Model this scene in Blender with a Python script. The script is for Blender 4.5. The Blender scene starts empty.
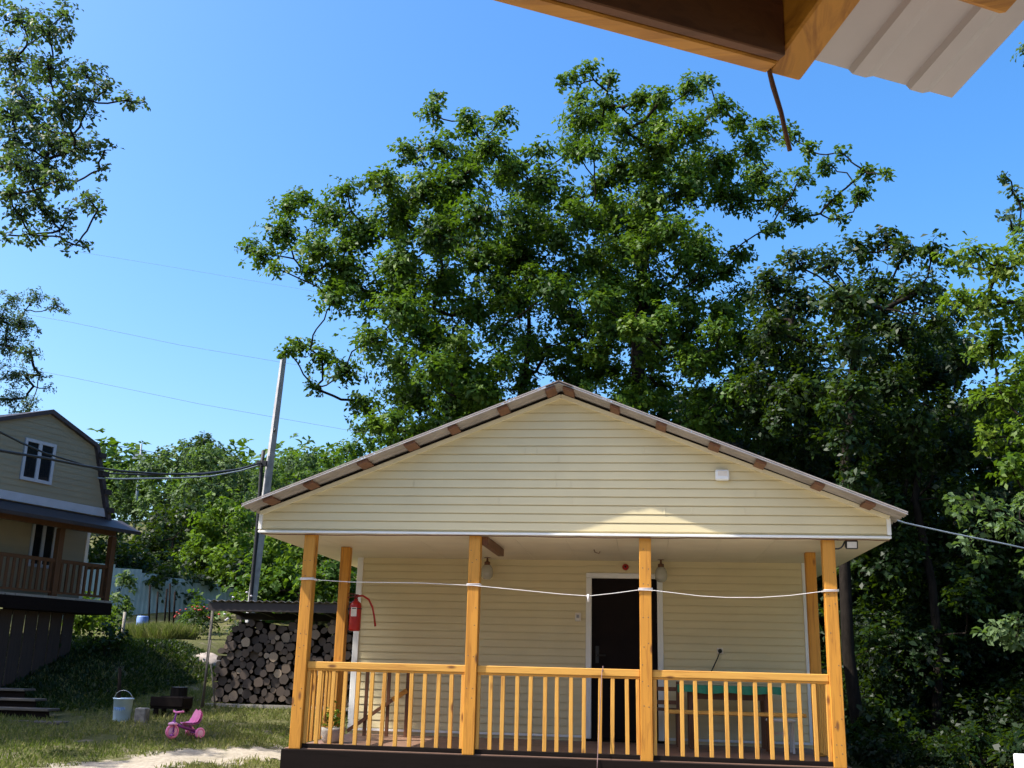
import bpy, math, random
import numpy as np
from mathutils import Vector, Matrix
R_ = math.radians
random.seed(7)
rng = np.random.default_rng(11)
C = bpy.context.scene.collection
S = bpy.context.scene

# ------------------------------------------------------------------ camera
CAM = Vector((3.802, -11.569, 0.911))
YAW, PIT, ROL, FOC = R_(-7.178), R_(15.168), R_(-1.443), 1041.0
fw = Vector((math.sin(YAW)*math.cos(PIT), math.cos(YAW)*math.cos(PIT), math.sin(PIT)))
ri0 = Vector((math.cos(YAW), -math.sin(YAW), 0)); up0 = ri0.cross(fw)
RI = math.cos(ROL)*ri0 - math.sin(ROL)*up0
UP = math.sin(ROL)*ri0 + math.cos(ROL)*up0
FW = fw
cd = bpy.data.cameras.new('camera'); cam = bpy.data.objects.new('camera', cd); C.objects.link(cam)
cd.sensor_fit = 'HORIZONTAL'; cd.sensor_width = 36.0; cd.lens = 36.0*FOC/1024.0
cd.clip_start = 0.05; cd.clip_end = 3000
m = Matrix((RI, UP, -FW)).transposed().to_4x4(); m.translation = CAM
cam.matrix_world = m
S.camera = cam

# ------------------------------------------------------------------ light
SUN = Vector((-2.6, -1.0, 3.5)).normalized()          # direction towards the sun
w = bpy.data.worlds.new('World'); S.world = w; w.use_nodes = True
nt = w.node_tree; bg = nt.nodes['Background']
sky = nt.nodes.new('ShaderNodeTexSky'); sky.sky_type = 'NISHITA'; sky.sun_disc = False
sky.sun_elevation = math.asin(SUN.z); sky.sun_rotation = math.atan2(SUN.x, SUN.y) % (2*math.pi)
sky.air_density = 1.15; sky.dust_density = 3.5; sky.ozone_density = 4.0; sky.altitude = 150
hsv = nt.nodes.new('ShaderNodeHueSaturation'); hsv.inputs['Saturation'].default_value = 1.34; hsv.inputs['Hue'].default_value = .502
nt.links.new(sky.outputs[0], hsv.inputs['Color']); nt.links.new(hsv.outputs[0], bg.inputs[0]); bg.inputs[1].default_value = 0.15
sl = bpy.data.lights.new('sun', 'SUN'); sl.energy = 4.3; sl.angle = R_(0.5); sl.color = (1.0, 0.95, 0.86)
so = bpy.data.objects.new('sun', sl); C.objects.link(so)
so.rotation_euler = SUN.to_track_quat('Z', 'Y').to_euler(); so.location = (-20, -10, 30)
S.view_settings.view_transform = 'Standard'; S.view_settings.look = 'None'
S.view_settings.gamma = 1; S.view_settings.use_curve_mapping = False
S.view_settings.exposure = 1.1
S.render.engine = 'CYCLES'
S.cycles.max_bounces = 8; S.cycles.diffuse_bounces = 4

# ------------------------------------------------------------------ photo ray -> point in the place
def ray(px, py):
    return FW + RI*((px-512)/FOC) - UP*((py-384)/FOC)
def at(px, py, y=None, z=None):
    d = ray(px, py)
    t = (y-CAM.y)/d.y if y is not None else (z-CAM.z)/d.z
    return CAM + d*t
def at_plane(px, py, P, n):
    d = ray(px, py); return CAM + d*((P-CAM).dot(n)/d.dot(n))
def sst(a, b, x):
    t = np.clip((x-a)/(b-a), 0, 1); return t*t*(3-2*t)
def ground_z(x, y):
    x = np.asarray(x, float); y = np.asarray(y, float)
    left = 1-sst(-3.2, -0.4, x)
    a = 0.09*np.maximum(y-3.0, 0) + 0.12*np.maximum(y-20, 0) - 0.12*np.maximum(y-75, 0)
    b = 0.05*np.maximum(y-9.0, 0) + 0.04*np.maximum(y-26, 0)
    bank = 0.85*sst(8.6, 11.8, y + 0.35*np.sin(x*0.9))*(1-sst(-8.4, -6.2, x))*(1-0.6*sst(14, 24, y))
    bump = 0.03*np.sin(x*1.3+.4)*np.sin(y*1.1) + 0.02*np.sin(x*3.1)*np.cos(y*2.7+1)
    return -0.63 + a*left + b*(1-left) + bank + bump
def gz(x, y): return float(ground_z(x, y))
def atg(px, py, y0=-8.0, y1=90.0):
    d = ray(px, py); last = None
    for i in range(1200):
        y = y0 + (y1-y0)*i/1200.0
        p = CAM + d*((y-CAM.y)/d.y)
        if p.z <= gz(p.x, p.y): return Vector((p.x, p.y, gz(p.x, p.y)))
    return p
def dist(p): return (Vector(p)-CAM).dot(FW)

# ------------------------------------------------------------------ object helpers
def tag(o, label=None, cat=None, group=None, kind=None):
    if label: o['label'] = label
    if cat: o['category'] = cat
    if group: o['group'] = group
    if kind: o['kind'] = kind
    return o
def thing(name, label, cat, loc, rz=0, group=None):
    o = bpy.data.objects.new(name, None); C.objects.link(o)
    o.location = loc; o.rotation_euler = (0, 0, rz); o.empty_display_size = .2
    return tag(o, label, cat, group)
def world_of(o):
    mm = Matrix.Identity(4)
    while o is not None:
        mm = (Matrix.Translation(o.location) @ o.rotation_euler.to_matrix().to_4x4()) @ mm
        o = o.parent
    return mm
class MB:
    """collects shapes (world coordinates) and links them as ONE mesh object"""
    def __init__(s): s.v = []; s.f = []; s.mi = []; s.cur = 0; s.smooth = set()
    def add(s, vs, fs, smooth=False):
        b = len(s.v); s.v += [tuple(v) for v in vs]
        for f in fs:
            if smooth: s.smooth.add(len(s.f))
            s.f.append(tuple(i+b for i in f)); s.mi.append(s.cur)
        return s
    def box(s, a, b, bev=0.0):
        x0, y0, z0 = a; x1, y1, z1 = b
        if bev <= 0:
            vs = [(x0,y0,z0),(x1,y0,z0),(x1,y1,z0),(x0,y1,z0),(x0,y0,z1),(x1,y0,z1),(x1,y1,z1),(x0,y1,z1)]
            return s.add(vs, [(0,3,2,1),(4,5,6,7),(0,1,5,4),(1,2,6,5),(2,3,7,6),(3,0,4,7)])
        c = Vector(((x0+x1)/2,(y0+y1)/2,(z0+z1)/2))
        return s.obox(c, Vector(((x1-x0)/2,0,0)), Vector((0,(y1-y0)/2,0)), Vector((0,0,(z1-z0)/2)), bev)
    def obox(s, c, ax, ay, az, bev=0.0):
        """oriented box: centre and three half-axes, bevelled along every edge"""
        c, ax, ay, az = Vector(c), Vector(ax), Vector(ay), Vector(az)
        L = [ax.length, ay.length, az.length]; N = [ax.normalized(), ay.normalized(), az.normalized()]
        if bev <= 0 or min(L) < bev*1.2:
            vs = [c+ax*i+ay*j+az*k for k in (-1,1) for (i,j) in ((-1,-1),(1,-1),(1,1),(-1,1))]
            return s.add(vs, [(0,3,2,1),(4,5,6,7),(0,1,5,4),(1,2,6,5),(2,3,7,6),(3,0,4,7)])
        vs = []; idx = {}
        for i in (-1,1):
            for j in (-1,1):
                for k in (-1,1):
                    for q in range(3):
                        l = [L[0]-bev, L[1]-bev, L[2]-bev]; l[q] = L[q]
                        idx[(i,j,k,q)] = len(vs)
                        vs.append(c + N[0]*l[0]*i + N[1]*l[1]*j + N[2]*l[2]*k)
        fs = []
        sg = (-1,1)
        def quad(q, sgn, o1, o2):
            out = []
            for (a_, b_) in ((-1,-1),(1,-1),(1,1),(-1,1)):
                t = [0,0,0]; t[q] = sgn; t[o1] = a_; t[o2] = b_
                out.append(idx[(t[0],t[1],t[2],q)])
            return out if sgn > 0 else out[::-1]
        for sgn in sg:
            fs.append(quad(0,sgn,1,2)); fs.append(quad(1,sgn,2,0)); fs.append(quad(2,sgn,0,1))
        for q1, q2 in ((0,1),(1,2),(2,0)):
            q3 = 3-q1-q2
            for a_ in sg:
                for b_ in sg:
                    def K(e, q):
                        t = [0,0,0]; t[q1]=a_; t[q2]=b_; t[q3]=e; return idx[(t[0],t[1],t[2],q)]
                    f = [K(-1,q1),K(-1,q2),K(1,q2),K(1,q1)]
                    fs.append(f if a_*b_ > 0 else f[::-1])
        for i in sg:
            for j in sg:
                for k in sg:
                    f = [idx[(i,j,k,0)],idx[(i,j,k,1)],idx[(i,j,k,2)]]
                    fs.append(f if i*j*k > 0 else f[::-1])
        return s.add(vs, fs)
    def beam(s, p, q, wd, th, upv=(0,0,1), bev=0.0):
        p, q = Vector(p), Vector(q); d = q-p; a = d.normalized(); u = Vector(upv)
        sd = a.cross(u).normalized(); u = sd.cross(a).normalized()
        return s.obox((p+q)/2, sd*wd/2, d/2, u*th/2, bev)
    def tube(s, pts, r, n=8, caps=True):
        pts = [Vector(p) for p in pts]; rr = r if isinstance(r, (list,tuple)) else [r]*len(pts)
        vs = []; fs = []; prev = None
        for i, p in enumerate(pts):
            t = (pts[min(i+1,len(pts)-1)]-pts[max(i-1,0)]).normalized()
            if prev is None:
                a = t.cross(Vector((0,0,1)));
                if a.length < 1e-3: a = t.cross(Vector((1,0,0)))
                a.normalize()
            else:
                a = prev - t*prev.dot(t)
                if a.length < 1e-4: a = t.orthogonal()
                a.normalize()
            prev = a; b = t.cross(a)
            for k in range(n):
                g = 2*math.pi*k/n; vs.append(p + (a*math.cos(g)+b*math.sin(g))*rr[i])
        for i in range(len(pts)-1):
            for k in range(n):
                k2 = (k+1) % n; fs.append((i*n+k, i*n+k2, (i+1)*n+k2, (i+1)*n+k))
        s.add(vs, fs, True)
        if caps:
            b = len(s.v)-len(vs)
            s.f.append(tuple(b+k for k in range(n))[::-1]); s.mi.append(s.cur)
            s.f.append(tuple(b+(len(pts)-1)*n+k for k in range(n))); s.mi.append(s.cur)
        return s
    def lathe(s, c, prof, n=20, axis=(0,0,1)):
        c = Vector(c); ax = Vector(axis).normalized(); a = ax.orthogonal().normalized(); b = ax.cross(a)
        vs = []; fs = []
        for (r, h) in prof:
            for k in range(n):
                g = 2*math.pi*k/n; vs.append(c + ax*h + (a*math.cos(g)+b*math.sin(g))*max(r,1e-4))
        for i in range(len(prof)-1):
            for k in range(n):
                k2 = (k+1) % n; fs.append((i*n+k, i*n+k2, (i+1)*n+k2, (i+1)*n+k))
        return s.add(vs, fs, True)
    def torus(s, c, axis, Rm, r, n=24, k=8):
        c = Vector(c); ax = Vector(axis).normalized(); a = ax.orthogonal().normalized(); b = ax.cross(a)
        vs = []; fs = []
        for i in range(n):
            g = 2*math.pi*i/n; e = a*math.cos(g)+b*math.sin(g)
            for j in range(k):
                h = 2*math.pi*j/k; vs.append(c + e*(Rm+r*math.cos(h)) + ax*r*math.sin(h))
        for i in range(n):
            for j in range(k):
                fs.append((i*k+j, ((i+1)%n)*k+j, ((i+1)%n)*k+(j+1)%k, i*k+(j+1)%k))
        return s.add(vs, fs, True)
    def prism(s, poly, d):
        """closed polygon (3-D points) extruded by vector d"""
        d = Vector(d); n = len(poly); vs = [Vector(p) for p in poly] + [Vector(p)+d for p in poly]
        fs = [tuple(range(n))[::-1], tuple(range(n,2*n))] + [(i,(i+1)%n,n+(i+1)%n,n+i) for i in range(n)]
        return s.add(vs, fs)
    def build(s, name, mats, parent=None, origin=None):
        me = bpy.data.meshes.new(name)
        base = world_of(parent) if parent is not None else (Matrix.Translation(origin) if origin is not None else Matrix.Identity(4))
        inv = base.inverted()
        me.from_pydata([inv @ Vector(v) for v in s.v], [], s.f)
        for mm in (mats if isinstance(mats, (list,tuple)) else [mats]): me.materials.append(mm)
        me.polygons.foreach_set('material_index', s.mi)
        sm = [i in s.smooth for i in range(len(s.f))]; me.polygons.foreach_set('use_smooth', sm)
        me.update()
        o = bpy.data.objects.new(name, me); C.objects.link(o)
        if parent is not None: o.parent = parent
        elif origin is not None: o.location = origin
        return o
def sag(p, q, drop, n=14):
    p, q = Vector(p), Vector(q)
    return [p.lerp(q, i/n) + Vector((0,0,-4*drop*(i/n)*(1-i/n))) for i in range(n+1)]

# ------------------------------------------------------------------ materials
def newmat(name):
    mt = bpy.data.materials.new(name); mt.use_nodes = True
    return mt, mt.node_tree, mt.node_tree.nodes['Principled BSDF']
def mixc(t, fac, a, b):
    n = t.nodes.new('ShaderNodeMix'); n.data_type = 'RGBA'
    for sock, val in ((n.inputs[0], fac), (n.inputs[6], a), (n.inputs[7], b)):
        if isinstance(val, (int,float)): sock.default_value = val
        elif isinstance(val, (tuple,list)): sock.default_value = (*val[:3], 1)
        else: t.links.new(val, sock)
    return n.outputs[2]
def coords(t, scale=(1,1,1)):
    tc = t.nodes.new('ShaderNodeTexCoord'); mp = t.nodes.new('ShaderNodeMapping'); mp.inputs['Scale'].default_value = scale
    t.links.new(tc.outputs['Object'], mp.inputs[0]); return mp.outputs[0]
def noise(t, co, scale, detail=4, dist_=0.0, rough=.55):
    n = t.nodes.new('ShaderNodeTexNoise'); n.inputs['Scale'].default_value = scale; n.inputs['Detail'].default_value = detail
    n.inputs['Distortion'].default_value = dist_; n.inputs['Roughness'].default_value = rough
    t.links.new(co, n.inputs['Vector']); return n.outputs[0]
def ramp(t, fac, stops):
    n = t.nodes.new('ShaderNodeValToRGB'); e = n.color_ramp.elements
    while len(e) < len(stops): e.new(.5)
    for k, (p, c) in enumerate(stops):
        e[k].position = p; e[k].color = (*c[:3], 1) if isinstance(c, (tuple,list)) else (c, c, c, 1)
    t.links.new(fac, n.inputs[0]); return n.outputs[0]
def bump(t, h, strength, d, b):
    n = t.nodes.new('ShaderNodeBump'); n.inputs['Strength'].default_value = strength; n.inputs['Distance'].default_value = d
    t.links.new(h, n.inputs['Height']); t.links.new(n.outputs[0], b.inputs['Normal'])
def plain(name, col, rough=.6, var=.25, scale=6, bmp=.15, metal=0, spec=.4, stretch=(1,1,1)):
    mt, t, b = newmat(name); co = coords(t, stretch); n1 = noise(t, co, scale, 6); n2 = noise(t, co, scale*7, 3)
    dk = tuple(c*(1-var) for c in col); lt = tuple(min(1, c*(1+var*.6)) for c in col)
    c1 = ramp(t, n1, [(.3, dk), (.7, lt)])
    t.links.new(c1, b.inputs['Base Color']); b.inputs['Roughness'].default_value = rough; b.inputs['Metallic'].default_value = metal
    b.inputs['Specular IOR Level'].default_value = spec
    if bmp: bump(t, n2, bmp, .01, b)
    return mt
def wood(name, lt, dk, axis='z', rough=.5, knots=True, kcol=(.16,.06,.015), contrast=1.0):
    mt, t, b = newmat(name)
    ac = 'xyz'.index(axis); sc = [16.0]*3; sc[ac] = .9; k = [7.0]*3; k[ac] = 2.6
    g = noise(t, coords(t, sc), 1.6, 7, 1.2, .6); g2 = noise(t, coords(t, (1,1,1)), 1.3, 2)
    c = ramp(t, g, [(.5-.22/contrast, dk), (.52, lt), (.5+.3/contrast, tuple(x*.86 for x in lt))])
    c = mixc(t, ramp(t, g2, [(.35, 0.0), (.75, .35)]), c, tuple(x*.72 for x in lt))
    if knots:
        v = t.nodes.new('ShaderNodeTexVoronoi'); v.inputs['Scale'].default_value = 1.0; v.inputs['Randomness'].default_value = 1
        t.links.new(coords(t, k), v.inputs['Vector'])
        c = mixc(t, ramp(t, v.outputs['Distance'], [(.07, .95), (.17, .0)]), c, kcol)
    t.links.new(c, b.inputs['Base Color']); b.inputs['Roughness'].default_value = rough
    b.inputs['Specular IOR Level'].default_value = .08 if lt[0] < .03 else .4
    bump(t, g, .25, .004, b); return mt
PINE = {a: wood('pine_'+a, (.57,.25,.030), (.30,.11,.012), a, .58) for a in 'xyz'}
PINEP = {a: wood('pine_pale_'+a, (.64,.33,.062), (.38,.155,.024), a, .58) for a in 'xyz'}
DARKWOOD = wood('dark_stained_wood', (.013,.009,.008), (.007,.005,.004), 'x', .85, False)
BROWN = wood('brown_wood', (.15,.062,.028), (.085,.035,.018), 'z', .5, False)
BATTEN = wood('batten_wood', (.20,.09,.05), (.11,.05,.03), 'y', .6, True)
STEPW = wood('dark_step_wood', (.10,.085,.07), (.05,.04,.034), 'x', .8, True, (.03,.02,.015))
GREYWOOD = wood('weathered_wood', (.30,.27,.23), (.16,.14,.12), 'x', .8, True, (.07,.05,.04))
DECK = wood('deck_boards', (.23,.13,.085), (.14,.075,.05), 'x', .55, True, (.06,.03,.02))
def siding(name, col):
    mt, t, b = newmat(name); n1 = noise(t, coords(t, (.7,.7,9)), 1.5, 3); n2 = noise(t, coords(t, (1.2,1,1)), .9, 5)
    n3 = noise(t, coords(t, (3,20,60)), 1.0, 5)
    c = mixc(t, ramp(t, n1, [(.35, 0), (.7, .4)]), col, tuple(x*.84 for x in col))
    c = mixc(t, ramp(t, n2, [(.48, 0), (.8, .30)]), c, (.42,.34,.2))
    t.links.new(c, b.inputs['Base Color']); b.inputs['Roughness'].default_value = .42
    bump(t, n3, .08, .003, b); return mt
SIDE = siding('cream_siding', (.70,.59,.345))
SOFF = plain('soffit_sheet', (.72,.64,.49), .5, .08, 2, .05)
TRIMW = plain('white_trim', (.80,.79,.76), .4, .06, 4, .05)
TRIMC = plain('cream_trim', (.76,.67,.46), .4, .06, 4, .05)
DOORM = plain('dark_door', (.010,.006,.006), .75, .3, 3, .05, spec=.15)
BLACK = plain('black_plastic', (.015,.015,.016), .45, .2, 9, .05)
RED = plain('red_paint', (.42,.018,.014), .3, .15, 8, .03)
WHITE = plain('white_plastic', (.80,.80,.79), .4, .06, 8, .03)
PAPER = plain('pale_label', (.75,.68,.6), .7, .12, 30, .02)
METAL = plain('grey_metal', (.42,.42,.43), .4, .15, 12, .05, .8)
CHROME = plain('bright_metal', (.6,.6,.6), .25, .1, 12, .03, 1)
SHEETP = plain('pale_sheet_metal', (.56,.50,.505), .45, .12, 3, .06)
ROOFM = plain('brown_roof_sheet', (.20,.15,.13), .4, .2, 4, .08)
ROOFD = plain('dark_roof_sheet', (.030,.022,.022), .6, .3, 4, .1)
GREENC = plain('green_oilcloth', (.025,.22,.10), .35, .2, 7, .05)
PINK = plain('pink_plastic', (.80,.20,.42), .35, .1, 9, .03)
PINKP = plain('pale_pink_plastic', (.82,.38,.58), .35, .1, 9, .03)
PURPLE = plain('purple_plastic', (.22,.035,.26), .35, .15, 9, .03)
BUCKETM = plain('pale_blue_plastic', (.48,.63,.80), .4, .12, 9, .05)
BLUEP = plain('blue_print', (.16,.30,.62), .4, .15, 3, .03)
STONE = plain('stone', (.36,.33,.30), .9, .45, 5, .6)
PALESTONE = plain('pale_stone', (.36,.30,.26), .9, .4, 5, .6)
CONC = plain('grey_concrete', (.36,.355,.36), .85, .3, 5, .35)
ROPE = plain('white_rope', (.78,.74,.72), .8, .1, 40, .2)
CORD = plain('pinkish_cord', (.28,.18,.18), .8, .1, 40, .2)
CABLE = plain('cable_black', (.02,.02,.023), .6, .2, 20, .05)
WIREP = plain('wire_grey', (.20,.24,.28), .6, .1, 20, .05)
FENCEM = plain('pale_teal_fence_sheet', (.27,.35,.34), .55, .12, 2, .06)
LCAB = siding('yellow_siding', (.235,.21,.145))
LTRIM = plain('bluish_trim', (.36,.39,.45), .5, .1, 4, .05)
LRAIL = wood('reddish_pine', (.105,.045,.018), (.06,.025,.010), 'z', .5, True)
GLASS, _t, _b = newmat('window_glass'); _b.inputs['Base Color'].default_value = (.012,.014,.018,1); _b.inputs['Roughness'].default_value = .08; _b.inputs['Specular IOR Level'].default_value = .6
LAMPG, _t, _b = newmat('opal_glass'); _b.inputs['Base Color'].default_value = (.42,.40,.33,1); _b.inputs['Roughness'].default_value = .25; _b.inputs['Subsurface Weight'].default_value = .0
def logend():
    mt, t, b = newmat('log_end'); tc = t.nodes.new('ShaderNodeTexCoord')
    n = noise(t, tc.outputs['Object'], 9, 5, .5); oi = t.nodes.new('ShaderNodeObjectInfo')
    wv = t.nodes.new('ShaderNodeTexWave'); wv.wave_type = 'RINGS'; wv.rings_direction = 'Y'; wv.inputs['Scale'].default_value = 14; wv.inputs['Distortion'].default_value = 2.5
    t.links.new(tc.outputs['Object'], wv.inputs['Vector'])
    c = ramp(t, oi.outputs['Random'], [(0, (.022,.018,.016)), (.5, (.05,.037,.03)), (.75, (.10,.07,.05)), (.92, (.26,.19,.13)), (1, (.42,.32,.22))])
    c = mixc(t, ramp(t, n, [(.35, .6), (.65, 0)]), c, (.07,.05,.04)); c = mixc(t, ramp(t, wv.outputs[1], [(.2,.25),(.8,0)]), c, (.1,.06,.035))
    t.links.new(c, b.inputs['Base Color']); b.inputs['Roughness'].default_value = .85; bump(t, n, .4, .01, b); return mt
LOGEND = logend()
BARK = plain('bark', (.018,.014,.011), .95, .5, 7, .9, spec=.1, stretch=(3,3,.7))
BARKP = plain('bark_grey', (.15,.12,.10), .9, .5, 7, .9, stretch=(3,3,.7))
def leafmat(name, a, b_, c_, trans=.35, rough=.5):
    mt, t, b = newmat(name)
    at_ = t.nodes.new('ShaderNodeAttribute'); at_.attribute_name = 'tint'
    col = ramp(t, at_.outputs['Fac'], [(0, a), (.55, b_), (1, c_)])
    t.links.new(col, b.inputs['Base Color']); b.inputs['Roughness'].default_value = rough; b.inputs['Specular IOR Level'].default_value = .22
    tr = t.nodes.new('ShaderNodeBsdfTranslucent')
    t.links.new(mixc(t, .5, col, (.17,.30,.008)), tr.inputs[0])
    mx = t.nodes.new('ShaderNodeMixShader'); mx.inputs[0].default_value = trans
    t.links.new(b.outputs[0], mx.inputs[1]); t.links.new(tr.outputs[0], mx.inputs[2])
    t.links.new(mx.outputs[0], t.nodes['Material Output'].inputs[0]); return mt
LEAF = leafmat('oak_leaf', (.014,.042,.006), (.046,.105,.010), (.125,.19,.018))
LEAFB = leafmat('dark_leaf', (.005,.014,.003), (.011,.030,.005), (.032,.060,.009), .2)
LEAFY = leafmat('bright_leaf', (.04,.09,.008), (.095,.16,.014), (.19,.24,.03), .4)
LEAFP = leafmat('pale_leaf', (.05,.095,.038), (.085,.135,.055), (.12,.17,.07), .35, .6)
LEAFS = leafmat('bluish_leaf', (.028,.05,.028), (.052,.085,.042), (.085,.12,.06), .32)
GRASSM = leafmat('grass_blade', (.06,.085,.018), (.135,.14,.042), (.27,.235,.095), .3, .7)
FLOWR = plain('red_flower', (.50,.06,.05), .6, .3, 9, 0)
FLOWW = plain('white_flower', (.75,.70,.75), .6, .15, 9, 0)

# ------------------------------------------------------------------ ground
def groundmat():
    mt, t, b = newmat('yard_ground'); co = coords(t)
    big = noise(t, co, .35, 5, .4); mid = noise(t, co, 2.2, 6, .3); fine = noise(t, co, 22, 5)
    g = ramp(t, fine, [(.3, (.045,.05,.016)), (.55, (.10,.10,.034)), (.75, (.19,.17,.08))])
    d = ramp(t, fine, [(.3, (.13,.105,.075)), (.7, (.26,.22,.165))])
    c = mixc(t, ramp(t, mid, [(.56, 0), (.68, .75)]), g, d)
    c = mixc(t, ramp(t, big, [(.35, .35), (.6, 0)]), c, (.045,.055,.02))
    t.links.new(c, b.inputs['Base Color']); b.inputs['Roughness'].default_value = .95; b.inputs['Specular IOR Level'].default_value = .1
    bump(t, fine, .8, .05, b); return mt
def grid_obj(name, xs, ys, mat, dz=0.0):
    X, Y = np.meshgrid(xs, ys, indexing='ij'); Z = ground_z(X, Y)+dz
    n, k = X.shape; V = np.stack([X, Y, Z], -1).reshape(-1, 3)
    i, j = np.meshgrid(np.arange(n-1), np.arange(k-1), indexing='ij'); a = (i*k+j).ravel()
    F = np.stack([a, a+k, a+k+1, a+1], -1)
    me = bpy.data.meshes.new(name); me.from_pydata(V.tolist(), [], F.tolist()); me.materials.append(mat)
    me.polygons.foreach_set('use_smooth', [True]*len(F)); me.update()
    o = bpy.data.objects.new(name, me); C.objects.link(o); return o
xs = np.concatenate([[-700,-350,-180,-100,-60,-42], np.arange(-32, -16, 1.0), np.arange(-16, 3, .3), np.arange(3, 14, 1.0), np.arange(14, 42, 3), [60,100,180,350,700]])
ys = np.concatenate([[-400,-150,-60,-30], np.arange(-20, 0, 1.5), np.arange(0, 24, .3), np.arange(24, 48, 1.5), [52,60,70,85,120,200,400,800]])
tag(grid_obj('ground', xs, ys, groundmat()), kind='structure')
# dirt path: a ragged strip lying on the ground
def pathmat():
    mt, t, b = newmat('trodden_dirt'); co = coords(t); f = noise(t, co, 14, 6); mdl = noise(t, co, 2.4, 5, .6)
    c = ramp(t, f, [(.3, (.22,.185,.14)), (.7, (.38,.33,.26))]); c = mixc(t, ramp(t, mdl, [(.45, 0), (.7, .6)]), c, (.20,.17,.11))
    t.links.new(c, b.inputs['Base Color']); b.inputs['Roughness'].default_value = .95
    bump(t, f, .6, .03, b)
    ea = t.nodes.new('ShaderNodeAttribute'); ea.attribute_name = 'edge'; nz = noise(t, co, 3.2, 6, .4)
    sm = t.nodes.new('ShaderNodeMath'); sm.operation = 'ADD'; t.links.new(ea.outputs['Fac'], sm.inputs[0]); t.links.new(nz, sm.inputs[1])
    tp_ = t.nodes.new('ShaderNodeBsdfTransparent'); mx = t.nodes.new('ShaderNodeMixShader')
    t.links.new(ramp(t, sm.outputs[0], [(.70, 0.0), (.92, 1.0)]), mx.inputs[0]); t.links.new(tp_.outputs[0], mx.inputs[1]); t.links.new(b.outputs[0], mx.inputs[2])
    t.links.new(mx.outputs[0], t.nodes['Material Output'].inputs[0]); return mt
GRAVEL = plain('pale_trodden_gravel', (.40,.36,.30), .95, .35, 3, .5)
tag(grid_obj('gravel_yard', np.arange(-5, 11.1, .5), np.arange(-9.5, -.7, .4), GRAVEL, .05), kind='structure')
PATH = [(.1,6.4),(-1.2,5.3),(-2.2,4.7),(-3.0,4.1),(-3.6,3.3),(-3.9,2.3),(-4.0,1.0),(-3.9,-1.0)]
def path_obj():
    P = [Vector((x,y,0)) for x, y in PATH]; pts = []
    for i in range(len(P)-1):
        for k in range(10): pts.append(P[i].lerp(P[i+1], k/10))
    vs = []; fs = []; NW = 8
    for i, p in enumerate(pts):
        t = (pts[min(i+1,len(pts)-1)]-pts[max(i-1,0)]).normalized(); s = Vector((-t.y, t.x, 0))
        wl = .95+.22*math.sin(i*.55)+.18*math.sin(i*1.7+1)+random.uniform(-.12,.12); wr = 1.0+.24*math.sin(i*.43+2)+.18*math.sin(i*1.9)+random.uniform(-.12,.12)
        for j in range(NW+1):
            q = p + s*(-wr+(wl+wr)*j/NW); edge = 0.0 if j in (0, NW) else 1.0
            vs.append((q.x, q.y, gz(q.x, q.y)+ (.012 if edge else .004)))
    for i in range(len(pts)-1):
        for j in range(NW): a = i*(NW+1)+j; fs.append((a, a+NW+1, a+NW+2, a+1))
    mb = MB(); mb.add(vs, fs, True); o = mb.build('path', pathmat())
    at_ = o.data.attributes.new('edge', 'FLOAT', 'POINT'); at_.data.foreach_set('value', [min(j, NW-j)/(NW/2.0) for i in range(len(pts)) for j in range(NW+1)])
    return o
tag(path_obj(), kind='structure')
def on_path(x, y):
    best = 9
    for i in range(len(PATH)-1):
        a = np.array(PATH[i]); b = np.array(PATH[i+1]); d = b-a
        t = np.clip(((x-a[0])*d[0]+(y-a[1])*d[1])/(d@d), 0, 1); best = np.minimum(best, np.hypot(x-a[0]-t*d[0], y-a[1]-t*d[1]))
    return best

# ------------------------------------------------------------------ foliage
def quads_obj(name, V, mat, tint, parent=None, nper=4):
    n = len(V)//nper; me = bpy.data.meshes.new(name)
    if parent is not None:
        V = V - np.array(world_of(parent).translation)
    me.vertices.add(len(V)); me.vertices.foreach_set('co', V.astype(np.float32).ravel())
    me.loops.add(len(V)); me.loops.foreach_set('vertex_index', np.arange(len(V), dtype=np.int32))
    me.polygons.add(n); me.polygons.foreach_set('loop_start', np.arange(0, len(V), nper, dtype=np.int32))
    try: me.polygons.foreach_set('loop_total', np.full(n, nper, dtype=np.int32))
    except Exception: pass
    a = me.attributes.new('tint', 'FLOAT', 'FACE'); a.data.foreach_set('value', tint.astype(np.float32))
    me.materials.append(mat); me.update(calc_edges=True); me.validate()
    o = bpy.data.objects.new(name, me); C.objects.link(o)
    if parent is not None: o.parent = parent
    return o
def unit(a): return a/np.maximum(np.linalg.norm(a, axis=-1, keepdims=True), 1e-9)
def leaf_quads(P, D, N, L, W, fold=.12):
    """one pointed, slightly folded leaf per row"""
    D = unit(D); Sd = unit(np.cross(D, N)); N2 = np.cross(Sd, D); L = L[:,None]; W = W[:,None]
    a = P; b = P + D*L*.58 + Sd*W*.5 + N2*L*fold; c = P + D*L - N2*L*.10; d = P + D*L*.58 - Sd*W*.5 + N2*L*fold
    return np.stack([a, b, c, d], 1).reshape(-1, 3)
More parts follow.
